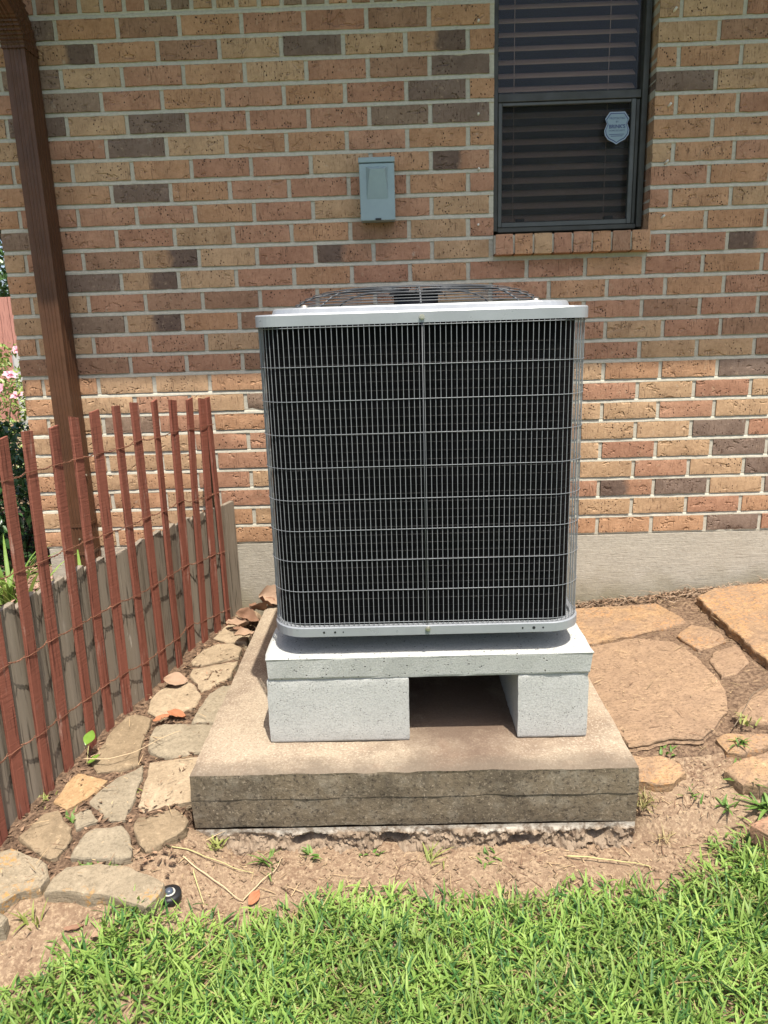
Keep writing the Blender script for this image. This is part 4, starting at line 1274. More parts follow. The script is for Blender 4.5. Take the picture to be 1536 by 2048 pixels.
tag(mb.build('path_bedding', DEBRIS.m, None, True), kind='structure')
path_ = root('stone_path', (-0.95, -0.9, 0.15), 'narrow path of irregular sandstone pieces between the red fence and the slab', None, None, 'structure')
for i, (kx, p) in enumerate(STONES.items()):
    stone(p, lambda x, y: 0.214 + 0.065 * y, ST[SMAT[kx]], path_, 0.075 if kx in ('S15', 'S16') else 0.05, 'stone', i * 7 + 1)
FLAGS = {
'F1': [(0.49, -0.10), (0.598, -0.08), (0.714, -0.095), (0.916, -0.13), (0.961, -0.301), (0.952, -0.338), (0.854, -0.374), (0.706, -0.41), (0.631, -0.416), (0.50, -0.44), (0.47, -0.3)],
'F2': [(1.066, -0.155), (1.169, -0.084), (1.29, -0.09), (1.463, -0.113), (1.75, -0.2), (1.6, -0.7), (1.229, -0.668), (1.082, -0.854), (1.064, -0.763), (1.056, -0.662), (1.065, -0.552), (1.060, -0.427), (1.063, -0.285)],
'F3': [(0.876, -0.445), (0.965, -0.364), (1.009, -0.413), (1.032, -0.476), (1.02, -0.54), (0.951, -0.573), (0.906, -0.580), (0.888, -0.522)],
'F4': [(0.904, -0.674), (0.950, -0.610), (1.003, -0.585), (1.042, -0.568), (1.043, -0.618), (1.023, -0.719), (0.951, -0.779), (0.900, -0.792), (0.903, -0.743)],
'F5': [(0.49, -0.470), (0.617, -0.446), (0.733, -0.431), (0.846, -0.495), (0.879, -0.628), (0.882, -0.767), (0.873, -0.885), (0.832, -0.99), (0.758, -1.074), (0.708, -1.117), (0.612, -1.105), (0.546, -1.120), (0.489, -1.122), (0.47, -0.896), (0.474, -0.643)],
'F6': [(0.476, -1.145), (0.521, -1.155), (0.571, -1.159), (0.61, -1.186), (0.619, -1.217), (0.58, -1.246), (0.539, -1.25), (0.478, -1.226)],
'F7': [(0.824, -1.033), (0.89, -0.966), (0.963, -0.906), (1.06, -0.86), (1.16, -1.0), (1.05, -1.10), (0.902, -1.088), (0.844, -1.063)],
'F8': [(0.741, -1.120), (0.785, -1.107), (0.887, -1.125), (0.96, -1.13), (1.0, -1.16), (0.868, -1.168), (0.794, -1.180), (0.754, -1.177)],
'F9': [(0.72, -1.225), (0.781, -1.196), (0.859, -1.189), (0.98, -1.20), (0.95, -1.292), (0.811, -1.289), (0.752, -1.277)],
'F10': [(0.719, -1.388), (0.776, -1.369), (0.86, -1.375), (0.84, -1.437), (0.749, -1.424)]}
FMAT = {'F1': 'gold', 'F2': 'gold', 'F3': 'gold', 'F4': 'dusty', 'F5': 'dusty', 'F6': 'gold', 'F7': 'dusty', 'F8': 'gold', 'F9': 'gold', 'F10': 'pink'}
mb = MB(); V = []
nxx, nyy = 90, 80
for j in range(nyy):
    y = -1.17 + 1.14 * j / (nyy - 1)
    for i in range(nxx):
        x = 0.456 + 1.5 * i / (nxx - 1)
        e = -0.014 if j == 0 or i in (0, nxx - 1) else 0.003
        V.append((x, y, ground_z(x, y) + e + 0.002 * nz(x, y, 3, 60)))
mb.add(V, [(j * nxx + i, j * nxx + i + 1, (j + 1) * nxx + i + 1, (j + 1) * nxx + i) for j in range(nyy - 1) for i in range(nxx - 1)])
LOAM = M('brown_joint_soil', 0.97, 0.1)
LOAM.color(LOAM.mix(LOAM.ramp(LOAM.noise(75, 5, 0.75), (0.40, 0.0), (0.68, 1.0)), (0.095, 0.06, 0.04), (0.30, 0.205, 0.13)))
LOAM.bump(LOAM.noise(80, 5, 0.75), 0.008, 0.9)
tag(mb.build('patio_bedding', LOAM.m, None, True), kind='structure')
patio = root('flagstone_patio', (0.9, -0.6, 0.18), 'dusty sandstone flagstones set in dirt right of the slab', None, None, 'structure')
for i, (kx, p) in enumerate(FLAGS.items()):
    low = kx in ('F6', 'F8', 'F9', 'F10')
    zf = (lambda x, y: 0.198 + 0.1 * (x - 0.65) + 0.3 * (y + 1.1)) if low else (lambda x, y: 0.2015 + 0.1 * (x - 0.65))
    stone(p, zf, ST[FMAT[kx]], patio, 0.07 if kx == 'F2' else 0.05, 'stone', 200 + i * 5, 0.022 if kx == 'F2' else 0.0, 0.003)

# ================================================================== GRASS
def blades(N, X, Y, Zg, length, width, heading, lean, curl, cols, seg=4):
    """bent V-folded grass blades as one triangle soup; all arguments are arrays of N"""
    V = np.zeros((N, (seg + 1) * 3, 3), np.float32)
    hx, hy = np.cos(heading), np.sin(heading)
    sx, sy = -hy, hx
    px = np.zeros(N); pz = np.zeros(N)
    ang = lean.copy()
    for s in range(seg + 1):
        t = s / seg
        wd = width * (1 - t ** 2.2) * (0.75 + 0.25 * math.sin(min(1, t * 2.5) * math.pi / 2)) * 0.5 + 0.0003
        cxx = X + hx * px; cyy = Y + hy * px; czz = Zg + pz
        fold = 0.28 * wd
        V[:, s * 3 + 0] = np.stack([cxx - sx * wd, cyy - sy * wd, czz + fold], 1)
        V[:, s * 3 + 1] = np.stack([cxx, cyy, czz - fold * 0.3], 1)
        V[:, s * 3 + 2] = np.stack([cxx + sx * wd, cyy + sy * wd, czz + fold], 1)
        px = px + np.sin(ang) * length / seg; pz = pz + np.cos(ang) * length / seg
        ang = ang + curl / seg
    q = []
    for s in range(seg):
        a = s * 3; b = a + 3
        q += [(a, a + 1, b + 1, b), (a + 1, a + 2, b + 2, b + 1)]
    q = np.array(q, np.int32)
    n = (seg + 1) * 3
    T = (q[None] + (np.arange(N) * n)[:, None, None]).reshape(-1, 4)
    C = np.repeat(cols[:, None, :], n, 1).reshape(-1, 3)
    return V.reshape(-1, 3), T, C
GB = ([-2.2, -1.4, -1.044, -0.949, -0.916, -0.782, -0.673, -0.528, -0.371, -0.182, 0.005, 0.127, 0.262, 0.39, 0.458, 0.618, 0.745, 0.845, 1.3, 2.2],
      [-1.92, -1.86, -1.79, -1.75, -1.68, -1.60, -1.565, -1.55, -1.505, -1.49, -1.52, -1.525, -1.495, -1.495, -1.485, -1.435, -1.39, -1.35, -1.28, -1.2])
def grass():
    n0 = 150000
    X = rng.uniform(-1.75, 1.75, n0); Y = rng.uniform(-3.1, -1.1, n0)
    yb = np.interp(X, *GB) + np.array([0.035 * nz(x, 0, 4, 7) + 0.03 * nz(x, 0, 8, 23) for x in X])
    depth = yb - Y
    keep = depth > -0.03
    near = (np.abs(X) < 1.25) & (Y > -2.0)
    keep &= (rng.random(n0) < np.where(near, 1.0, 0.45))
    keep &= rng.random(n0) < np.clip((depth + 0.035) / 0.10, 0.05, 1)
    dens = np.array([nz(x, y, 2, 5) for x, y in zip(X, Y)])
    keep &= rng.random(n0) < np.clip(0.98 + 0.9 * np.minimum(0, dens + 0.05), 0.3, 1)
    X, Y, depth = X[keep], Y[keep], depth[keep]; N = len(X)
    Zg = np.array([ground_z(x, y) for x, y in zip(X, Y)])
    kind = rng.random(N)
    length = rng.uniform(0.024, 0.076, N) * np.clip(0.65 + depth * 3, 0.6, 1.0)
    width = rng.uniform(0.0028, 0.0078, N)
    head = rng.uniform(0, 2 * np.pi, N)
    lean = rng.uniform(0.2, 1.3, N); curl = rng.uniform(0.1, 1.2, N)
    Zg = Zg + rng.uniform(-0.004, 0.016, N)
    g1 = np.array([0.17, 0.295, 0.055]); g2 = np.array([0.31, 0.42, 0.105]); g3 = np.array([0.06, 0.145, 0.036])
    t = rng.random((N, 1)); pn = np.array([[nz(x, y, 11, 9)] for x, y in zip(X, Y)]) * 0.5 + 0.5
    c = g1 * (1 - t) + g2 * t
    c = c * (0.6 + 0.75 * pn)
    dk = rng.random((N, 1)) < 0.20
    c = np.where(dk, g3 * (0.8 + 0.5 * t), c)
    straw = rng.random((N, 1)) < 0.13
    c = np.where(straw, np.array([0.38, 0.30, 0.14]) * (0.75 + 0.5 * t), c)
    low = straw[:, 0]
    lean = np.where(low, rng.uniform(1.0, 1.6, N), lean); curl = np.where(low, 0.1, curl)
    width = np.where(low, width * 0.5, width)
    V, T, C = blades(N, X, Y, Zg, length, width, head, lean, curl, c)
    o = ob('grass', fast_mesh('grass', V, T, C, True, 4), GRASSM)
    tag(o, 'bright green broad bladed lawn grass in front of the slab', kind='stuff')
    print('grass', N)
grass()

# straw, dry runners and crumbs lying on the dirt
def litter():
    n0 = 24000
    X = rng.uniform(-1.15, 1.6, n0); Y = rng.uniform(-1.75, -0.02, n0)
    p = np.zeros(n0)
    right = X > 0.47
    p = np.where(right, 0.5, p)
    p = np.where(right & (Y > -0.14 - 0.06 * (X - 0.5)), 1.0, p)
    p = np.where(right & (Y > -0.30) & (X > 0.95), np.maximum(p, 0.8), p)
    p = np.where(right & (Y < -1.1) & (Y > -1.5), 0.75, p)
    yb = np.interp(X, *GB)
    mid = (X < 0.47) & (Y < -1.34) & (Y > yb - 0.05)
    p = np.where(mid, 0.45, p)
    lf = (X < -0.75) & (Y < -0.1)
    p = np.where(lf, 0.22, p)
    keep = rng.random(n0) < p
    keep &= ~((X > -0.74) & (X < 0.46) & (Y > -1.33))
    keep &= (X > -0.96 + 0.26 * (Y + 0.4)) 
    X, Y = X[keep], Y[keep]; N = len(X)
    Z = np.array([ground_z(x, y) for x, y in zip(X, Y)])
    plane_l = 0.222 + 0.065 * Y; plane_r = 0.2045 + 0.1 * (X - 0.65)
    Z = np.where((X < -0.72) & (Y > -1.6), np.where(rng.random(N) < 0.35, plane_l + 0.004, Z), Z)
    Z = np.where((X > 0.47) & (Y > -1.12), np.where(rng.random(N) < 0.25, np.maximum(Z, plane_r), Z - 0.002), Z)
    t = rng.random((N, 1))
    c = np.array([0.46, 0.33, 0.19]) * (0.45 + 0.75 * t)
    dark = rng.random((N, 1)) < 0.45
    c = np.where(dark, np.array([0.20, 0.12, 0.075]) * (0.6 + 0.8 * t), c)
    V, T, C = blades(N, X, Y, Z + 0.004, np.where(rng.random(N) < 0.82, rng.uniform(0.004, 0.016, N), rng.uniform(0.02, 0.06, N)), rng.uniform(0.001, 0.0024, N), rng.uniform(0, 6.28, N), rng.uniform(1.35, 1.62, N), rng.uniform(-0.25, 0.35, N), c, 3)
    o = ob('straw_litter', fast_mesh('straw_litter', V, T, C, False, 4), LITTERM)
    tag(o, 'dry straw and root bits scattered over the dirt', kind='stuff')
    # crumbs of leaf between the stones
    n1 = 2600
    X = rng.uniform(-1.25, -0.74, n1); Y = rng.uniform(-1.52, -0.1, n1)
    k = (X > -0.90 + 0.27 * (Y + 0.2)) 
    X2 = rng.uniform(0.58, 1.75, 1500)
    Y2 = -0.02 - np.abs(rng.normal(0, 1, 1500)) * (0.03 + 0.075 * np.clip(X2 - 0.75, 0, 1))
    X = np.concatenate([X[k], X2]); Y = np.concatenate([Y[k], Y2]); N = len(X)
    Z = np.array([ground_z(x, y) for x, y in zip(X, Y)]) + 0.009
    t = rng.random((N, 1))
    c = np.array([0.30, 0.19, 0.12]) * (0.25 + 1.0 * t ** 2)
    V, T, C = blades(N, X, Y, Z, rng.uniform(0.006, 0.022, N), rng.uniform(0.004, 0.010, N), rng.uniform(0, 6.28, N), rng.uniform(1.1, 1.7, N), rng.uniform(-0.5, 0.6, N), c, 2)
    o = ob('leaf_crumbs', fast_mesh('leaf_crumbs', V, T, C, False, 4), LITTERM)
    tag(o, 'crumbled dry leaves in the path joints and along the wall', kind='stuff')
litter()

# pebbles and clods on the bare strip
def clods():
    mb = MB()
    for _ in range(520):
        if rnd.random() < 0.55:
            x = rnd.uniform(-0.8, 0.6); y = rnd.uniform(-1.5, -1.335)
        else:
            x = rnd.uniform(0.47, 1.5); y = rnd.uniform(-1.4, -0.05)
        if y < np.interp(x, *GB) - 0.02: continue
        s = rnd.uniform(0.002, 0.007) * (1.6 if rnd.random() < 0.07 else 1)
        c = Vector((x, y, ground_z(x, y) + s * 0.3))
        V = [c + Vector((a * s * rnd.uniform(.7, 1.3), b * s * rnd.uniform(.7, 1.3), d * s * rnd.uniform(.5, .9))) for a, b, d in ((1, 0, 0), (-1, 0, 0), (0, 1, 0), (0, -1, 0), (0, 0, 1), (0, 0, -1))]
        mb.add(V, [(0, 2, 4), (2, 1, 4), (1, 3, 4), (3, 0, 4), (2, 0, 5), (1, 2, 5), (3, 1, 5), (0, 3, 5)])
    tag(mb.build('soil_clods', DIRT, None, True), 'small clods and grit on the bare dirt', kind='stuff')
clods()

# ================================================================== SPRINKLER HEAD
sp = root('sprinkler_head', (-0.735, -1.552, 0.04), 'round black sprinkler head with a pale ring set in the dirt beside the grass', 'sprinkler')
sc = (-0.735, -1.552, ground_z(-0.735, -1.552) - 0.007)
MB().lathe(sc, [(0.024, -0.03), (0.0255, 0.0), (0.0275, 0.004), (0.0285, 0.016), (0.0275, 0.021), (0.018, 0.0225), (0.0001, 0.0225)], 28).build('body', BLACK, sp, True)
MB().lathe(sc, [(0.0105, 0.0226), (0.0115, 0.0245), (0.0140, 0.0245), (0.0145, 0.0226)], 28).build('ring', metal_paint('cream_ring', (0.5, 0.47, 0.40), 0.6, 0.3, 0, 0.4), sp, True)
MB().lathe(sc, [(0.0100, 0.0226), (0.0098, 0.0285), (0.006, 0.0315), (0.0001, 0.032)], 24).build('nozzle', metal_paint('dark_nozzle', (0.06, 0.075, 0.10), 0.35, 0.5, 0, 0.3), sp, True)

# ================================================================== DRY LEAVES, TWIGS, WEEDS
def dry_leaf(loc, size, rot, mat, label, aspect=0.55, curl=0.5, tip=0.3):
    V = []; nu, nv = 8, 4; r = random.Random(hash(label) % 9999 if False else int(abs(loc[0] * 7919 + loc[1] * 104729) * 100))
    a0 = r.uniform(0, 50)
    for i in range(nu + 1):
        u = i / nu
        wd = math.sin(math.pi * min(1, u * 1.02 + 0.02)) ** 0.8 * aspect * 0.5 * (1 + 0.25 * nz(u * 4, a0, 1))
        for j in range(-nv, nv + 1):
            v = j / nv
            x = (u - 0.5); y = v * wd
            z = curl * (0.35 * (u - 0.5) ** 2 + 0.9 * (abs(v) * wd) ** 1.3) + 0.11 * nz(u * 4, v * 2, a0) + 0.06 * nz(u * 9, v * 5, a0 + 3) + 0.02 * abs(v)
            V.append(Vector((x, y, z)) * size)
    Wn = 2 * nv + 1
    Fc = [(i * Wn + j, i * Wn + j + 1, (i + 1) * Wn + j + 1, (i + 1) * Wn + j) for i in range(nu) for j in range(2 * nv)]
    me = mesh('dry_leaf', V, Fc, True)
    o = ob('dry_leaf', me, DLEAF[mat], loc=loc, rot=rot)
    tag(o, label, 'dry leaf', 'fallen dry leaves')
    return o
dry_leaf((-0.800, -0.20, 0.232), 0.105, (0.5, 0.5, 0.4), 1, 'curled brown dry leaf standing at the end of the red fence', 0.7, 1.3)
dry_leaf((-0.825, -0.245, 0.226), 0.11, (0.2, -0.1, -0.35), 0, 'long pale folded dry leaf lying against the last red slat', 0.45, 1.0)
dry_leaf((-0.755, -0.15, 0.25), 0.10, (-0.3, 0.35, 0.9), 1, 'middle brown dry leaf of the heap at the foundation corner', 0.7, 1.2)
dry_leaf((-0.700, -0.075, 0.275), 0.13, (0.7, 0.1, 0.15), 0, 'broad pinkish dry leaf propped against the foundation beside the slab', 0.75, 0.8)
dry_leaf((-0.665, -0.06, 0.262), 0.09, (0.2, 0.5, 2.0), 1, 'dark dry leaf on the slab corner against the air conditioner', 0.7, 1.2)
dry_leaf((-0.735, -0.105, 0.262), 0.085, (0.3, -0.4, 2.6), 1, 'crumpled brown dry leaf beneath the broad pinkish leaf', 0.8, 1.3)
dry_leaf((-0.780, -0.34, 0.222), 0.085, (0.15, 0.1, 0.6), 0, 'pale torn dry leaf on the edge of the slab beside the second stone', 0.6, 0.7)
dry_leaf((-0.812, -0.285, 0.222), 0.06, (0.1, -0.1, -0.5), 1, 'small brown dry leaf on the uppermost path stone', 0.5, 0.8)
dry_leaf((-0.965, -0.655, 0.190), 0.085, (0.35, 0.15, 0.2), 0, 'triangular pinkish dry leaf lying near the fence on a cream stone', 0.75, 0.3)
dry_leaf((-0.905, -0.862, 0.168), 0.07, (0.1, 0.1, -0.3), 2, 'reddish dry leaf wedged between the cream and grey path stones', 0.5, 0.6)
dry_leaf((-0.950, -0.880, 0.166), 0.055, (0.1, -0.1, 0.5), 2, 'small red brown dry leaf at the tip of the long tan stone', 0.5, 0.7)
dry_leaf((-0.543, -1.505, ground_z(-0.543, -1.505) + 0.012), 0.045, (0.2, -0.2, 1.1), 2, 'small oval orange dry leaf at the edge of the grass', 0.55, 0.4)
dry_leaf((-0.86, -1.655, ground_z(-0.86, -1.655) + 0.006), 0.055, (0.1, 0.1, 0.9), 0, 'pale dry leaf on bare dirt in front of the lichened stone', 0.5, 0.5)
dry_leaf((-0.93, -1.640, ground_z(-0.93, -1.64) + 0.006), 0.045, (0.1, 0.0, 0.2), 1, 'small brown dry leaf beside the green blade below the lichened stone', 0.4, 0.6)

def twig(pts, r, col, label):
    P_ = [Vector((x, y, ground_z(x, y) + 0.006 + h)) for x, y, h in pts]
    Q = []
    for a_, b_ in zip(P_[:-1], P_[1:]):
        for q in range(5):
            m_ = a_.lerp(b_, q / 5)
            Q.append(m_ + Vector((0.006 * nz(m_.x, m_.y, 3, 19), 0.006 * nz(m_.x, m_.y, 7, 19), 0.002 * nz(m_.x, m_.y, 1, 30))))
    Q.append(P_[-1])
    o = MB().tube(Q, [r * 0.62 * (1 - 0.5 * i / len(Q)) for i in range(len(Q))], 6).build('twig', col, None, True)
    tag(o, label, 'twig', 'dry twigs on the ground')
    return o
TW = dryleaf_mat('straw_twig', (0.46, 0.33, 0.19), (0.58, 0.45, 0.28))
TWG = dryleaf_mat('greenish_twig', (0.36, 0.33, 0.14), (0.48, 0.42, 0.2))
twig([(-0.78, -1.415, 0), (-0.70, -1.408, .004), (-0.62, -1.412, .003), (-0.56, -1.422, 0)], 0.0026, TWG, 'long straight greenish twig on dirt in front of the slab corner')
twig([(-0.735, -1.435, 0), (-0.675, -1.458, .006), (-0.61, -1.485, .004), (-0.57, -1.505, 0)], 0.003, TW, 'forked straw coloured twig lying toward the orange leaf')
twig([(-0.57, -1.50, 0), (-0.535, -1.455, .005), (-0.51, -1.42, .004), (-0.49, -1.38, .01)], 0.0028, TW, 'bent pale runner reaching up to the rough footing')
twig([(-0.70, -1.46, 0), (-0.685, -1.50, .006), (-0.66, -1.54, .004)], 0.003, TWG, 'short yellow green twig beside the sprinkler')
twig([(0.255, -1.385, 0), (0.31, -1.39, .008), (0.37, -1.395, .008), (0.42, -1.405, .004), (0.46, -1.43, 0)], 0.0034, TWG, 'pale green runner at the right end of the footing')
twig([(-1.115, -1.105, .03), (-1.04, -1.115, .035), (-0.97, -1.075, .037), (-0.90, -1.005, .036), (-0.86, -0.975, .034)], 0.0022, TW, 'thin dry stalk lying across the path stones from the sprout')
mb = MB()
for k in range(240):
    x = rnd.uniform(0.55, 1.75) ** 1.0; y = -0.02 - abs(rnd.gauss(0, 0.05)) - 0.05 * max(0, x - 0.9)
    a = rnd.gauss(0, 0.5) + (math.pi if rnd.random() < .5 else 0)
    P_ = []; z = ground_z(x, y) + rnd.uniform(0.002, 0.02 if x > 0.95 else 0.008)
    for q in range(7):
        P_.append((x, min(-0.012, y), z)); a += rnd.gauss(0, 0.45)
        st_l = rnd.uniform(0.008, 0.022)
        x += st_l * math.cos(a); y += st_l * math.sin(a) * 0.6
        z = max(ground_z(x, y) + 0.001, z + rnd.gauss(0, 0.005))
    mb.tube(P_, rnd.uniform(0.0006, 0.0018), 4)
tag(mb.build('dry_roots', dryleaf_mat('dry_root', (0.20, 0.13, 0.085), (0.50, 0.37, 0.25)), None, True), 'tangle of dry roots along the foundation on the right', kind='stuff')
twig([(0.80, -1.10, .03), (0.86, -1.03, .035), (0.92, -0.96, .035), (0.99, -0.92, .04)], 0.0026, dryleaf_mat('dark_twig', (0.12, 0.09, 0.06), (0.2, 0.15, 0.1)), 'dark curved twig along the edge of the right flagstone')

def weed(loc, n, length, width, cols, label, name='weed', cat='weed', lean=(0.3, 1.2), curl=(0.2, 1.0), spread=0.012, group=None, seg=4):
    X = loc[0] + rng.normal(0, spread, n); Y = loc[1] + rng.normal(0, spread, n)
    Z = np.full(n, 0.0); L = rng.uniform(length * 0.55, length, n)
    c = np.array(cols[0]) * (1 - (t := rng.random((n, 1)))) + np.array(cols[1]) * t
    V, T, C = blades(n, X - loc[0], Y - loc[1], Z, L, np.full(n, width) * rng.uniform(.7, 1.2, n), rng.uniform(0, 6.28, n), rng.uniform(*lean, n), rng.uniform(*curl, n), c, seg)
    o = ob(name, fast_mesh(name, V, T, C, True, 4), GRASSM, loc=loc)
    tag(o, label, cat, group)
    return o
GR = ((0.10, 0.20, 0.035), (0.19, 0.30, 0.07))
YG = ((0.22, 0.27, 0.06), (0.36, 0.36, 0.12))
def gz(x, y, h=0.0): return (x, y, ground_z(x, y) + h)
weed(gz(-0.672, -1.355), 26, 0.035, 0.007, YG, 'low yellowish clover weed under the left corner of the slab')
weed(gz(-0.525, -1.385), 16, 0.075, 0.005, GR, 'upright green grass tuft growing against the rough footing')
weed(gz(-0.41, -1.36), 10, 0.04, 0.008, GR, 'small green weed in a hollow of the footing')
weed(gz(-0.10, -1.375), 14, 0.065, 0.004, YG, 'thin pale grass tuft below the middle of the footing')
weed(gz(-0.245, -1.352), 8, 0.025, 0.009, GR, 'tiny round leaved weed in the gap under the slab')
weed(gz(0.05, -1.372), 10, 0.03, 0.007, GR, 'little green weed beside the pebbles right of centre under the footing')
weed(gz(0.495, -1.275), 34, 0.055, 0.0035, ((0.20, 0.19, 0.06), (0.42, 0.33, 0.16)), 'half dry grass tuft at the right front corner of the slab')
weed(gz(0.53, -1.33), 26, 0.06, 0.003, ((0.40, 0.31, 0.15), (0.5, 0.4, 0.22)), 'straw coloured dead tuft beside the right end of the slab')
weed(gz(0.60, -1.14), 10, 0.03, 0.008, GR, 'small bright weed at the front edge of the largest flagstone')
weed(gz(0.62, -1.26), 10, 0.035, 0.006, GR, 'small weed on the corner of the small golden flagstone')
weed(gz(0.70, -1.30), 16, 0.04, 0.007, GR, 'round leaved weed in the dirt right of the slab')
weed(gz(0.80, -1.15, .015), 12, 0.05, 0.006, GR, 'green tuft growing over the narrow right flagstone')
weed(gz(0.765, -1.245, .01), 24, 0.085, 0.0075, GR, 'long green grass runner creeping over the right flagstone', lean=(0.8, 1.4))
weed(gz(0.80, -1.31, .005), 22, 0.09, 0.0085, GR, 'broad bladed runner at the right edge above the lawn', lean=(0.8, 1.4))
weed(gz(0.845, -1.08, .02), 12, 0.05, 0.006, YG, 'yellow green tuft between the two right flagstones')
weed(gz(-0.945, -1.48), 14, 0.03, 0.008, GR, 'small leafy weed behind the large lichened stone')
weed(gz(-0.885, -1.485), 12, 0.03, 0.007, GR, 'second small leafy weed behind the lichened stone, nearer the slab')
weed(gz(-1.055, -1.325), 9, 0.035, 0.010, GR, 'dark green clover weed beside the small round path stone')
weed(gz(-1.17, -1.24), 14, 0.04, 0.006, YG, 'yellowish weed at the foot of the fence near the orange stone')
weed(gz(-1.03, -1.63), 12, 0.055, 0.006, YG, 'pale weed between the two lichened stones')
weed(gz(-0.95, -1.685), 8, 0.05, 0.005, GR, 'sparse grass tuft on the bare dirt left of the lawn')
weed(gz(-0.775, -1.09), 8, 0.035, 0.006, GR, 'small weed between stones touching the slab side')
weed(gz(-0.93, -1.20), 8, 0.03, 0.006, YG, 'tiny weed between the two pale path stones')
# sprout with two broad leaves by the fence
spr = root('leafy_sprout', (-1.12, -1.08, 0.13), 'bright green sprout with two round leaves beside the fence foot', 'plant')
for (dx, dy, dz, s, a) in ((0.0, 0.02, 0.075, 0.055, 1.3), (0.025, -0.025, 0.03, 0.04, 0.4)):
    V = []; Fc = []
    for i in range(7):
        u = i / 6; wd = math.sin(math.pi * (u * 0.94 + 0.03)) * 0.36
        for j in (-1, 0, 1):
            V.append(Vector(((u - 0.5) * s * math.cos(a) - j * wd * s * math.sin(a), (u - .5) * s * math.sin(a) * .5 + j * wd * s * math.cos(a), abs(j) * 0.004 + (u - .5) * s * .6)) + Vector((-1.115 + dx, -1.07 + dy, 0.125 + dz)))
    Fc = [(i * 3 + j, i * 3 + j + 1, i * 3 + j + 4, i * 3 + j + 3) for i in range(6) for j in (0, 1)]
    me = fast_mesh('leaf', np.array(V), np.array(Fc), np.tile([0.19, 0.32, 0.05], (len(V), 1)), True, 4)
    ob('leaf', me, LEAFM, spr)
    MB().tube([(-1.12, -1.085, 0.12), (-1.117 + dx * .5, -1.075 + dy * .5, 0.13 + dz * .5), (-1.115 + dx, -1.07 + dy, 0.122 + dz)], 0.0013, 5).build('stem', TWG, spr)

# ================================================================== PLANTS AND YARD BEHIND
def foliage(n, center, rad, size, cols, shell=0.5, droop=0.3, aspect=0.45):
    """leaf cloud: folded four-triangle leaves spread through an ellipsoid with clumps and gaps"""
    d = rng.normal(size=(n * 2, 3)); d /= np.linalg.norm(d, axis=1, keepdims=True)
    r = rng.random((n * 2, 1)) ** (1 / 3 * (1 - shell * 0.5)); 
    p = d * r
    cl = np.array([nz(*(q * 2.7)) for q in p])
    p = p[cl > -0.18][:n]; n = len(p)
    p = p * np.array(rad) * (1 + 0.16 * np.array([[nz(*(q * 1.7), )] for q in p])) + np.array(center)
    ax = rng.normal(size=(n, 3)) + np.array([0, 0, -droop]); ax /= np.linalg.norm(ax, axis=1, keepdims=True)
    up = rng.normal(size=(n, 3)) * 0.5 + np.array([0, -0.2, 1.0])
    sd = np.cross(ax, up); sd /= np.linalg.norm(sd, axis=1, keepdims=True) + 1e-9
    nn = np.cross(sd, ax)
    s = size * rng.uniform(0.6, 1.2, (n, 1))
    V = np.zeros((n, 6, 3))
    V[:, 0] = p; V[:, 1] = p + ax * s * 0.45 + sd * s * aspect * .5 + nn * s * .06; V[:, 2] = p + ax * s * 0.5 - nn * s * .05
    V[:, 3] = p + ax * s * 0.45 - sd * s * aspect * .5 + nn * s * .06; V[:, 4] = p + ax * s - nn * s * .12; V[:, 5] = p
    T = np.array([(0, 1, 2), (0, 2, 3), (1, 4, 2), (2, 4, 3)])
    T = (T[None] + (np.arange(n) * 6)[:, None, None]).reshape(-1, 3)
    t = rng.random((n, 1)); c = np.array(cols[0]) * (1 - t) + np.array(cols[1]) * t
    return V.reshape(-1, 3), T, np.repeat(c[:, None], 6, 1).reshape(-1, 3)
def bush(name, label, cat, base, center, rad, n, size, cols, stems=6, stem_r=0.012, group=None, **kw):
    r_ = root(name, base, label, cat, group)
    V, T, C = foliage(n, center, rad, size, cols, **kw)
    ob('foliage', fast_mesh('foliage', V, T, C, True), LEAFM, r_)
    mb = MB()
    for k in range(stems):
        a = 6.28 * k / stems
        e = Vector(center) + Vector((rad[0] * .6 * math.cos(a), rad[1] * .6 * math.sin(a), rad[2] * rnd.uniform(-.1, .5)))
        b = Vector(base) + Vector((0.03 * math.cos(a), 0.03 * math.sin(a), -0.03))
        mb.tube([b, b.lerp(e, .5) + Vector((0, 0, .05)), e], [stem_r, stem_r * .7, stem_r * .35], 6)
    mb.build('stem', BARK, r_, True)
    return r_
bush('dark_shrub', 'dark green glossy shrub beyond the house corner behind the red fence', 'shrub', (-2.10, 0.5, 0.33), (-2.12, 0.5, 0.60), (0.40, 0.5, 0.42), 5200, 0.05, ((0.022, 0.06, 0.018), (0.06, 0.13, 0.035)))
bush('low_shrub', 'smaller dark shrub low at the left edge in front of the glossy shrub', 'shrub', (-2.15, 0.05, 0.33), (-2.2, 0.05, 0.58), (0.28, 0.26, 0.24), 1500, 0.045, ((0.025, 0.07, 0.02), (0.07, 0.15, 0.04)))
rb = bush('rose_bush', 'light green bush dotted with pink flowers in the yard beyond the wall corner', 'flower bush', (-3.25, 2.6, 0.2), (-3.15, 2.6, 0.78), (0.75, 0.6, 0.60), 5200, 0.055, ((0.17, 0.27, 0.045), (0.36, 0.42, 0.13)))
fl_me = MB()
for k in range(6):
    a = 6.28 * k / 6; e1 = Vector((math.cos(a), math.sin(a), 0)); e2 = Vector((-math.sin(a), math.cos(a), 0))
    fl_me.add([Vector((0, 0, 0)), e1 * .022 + e2 * .014 + Vector((0, 0, .012)), e1 * .036 + Vector((0, 0, .010)), e1 * .022 - e2 * .014 + Vector((0, 0, .012))], [(0, 1, 2, 3)])
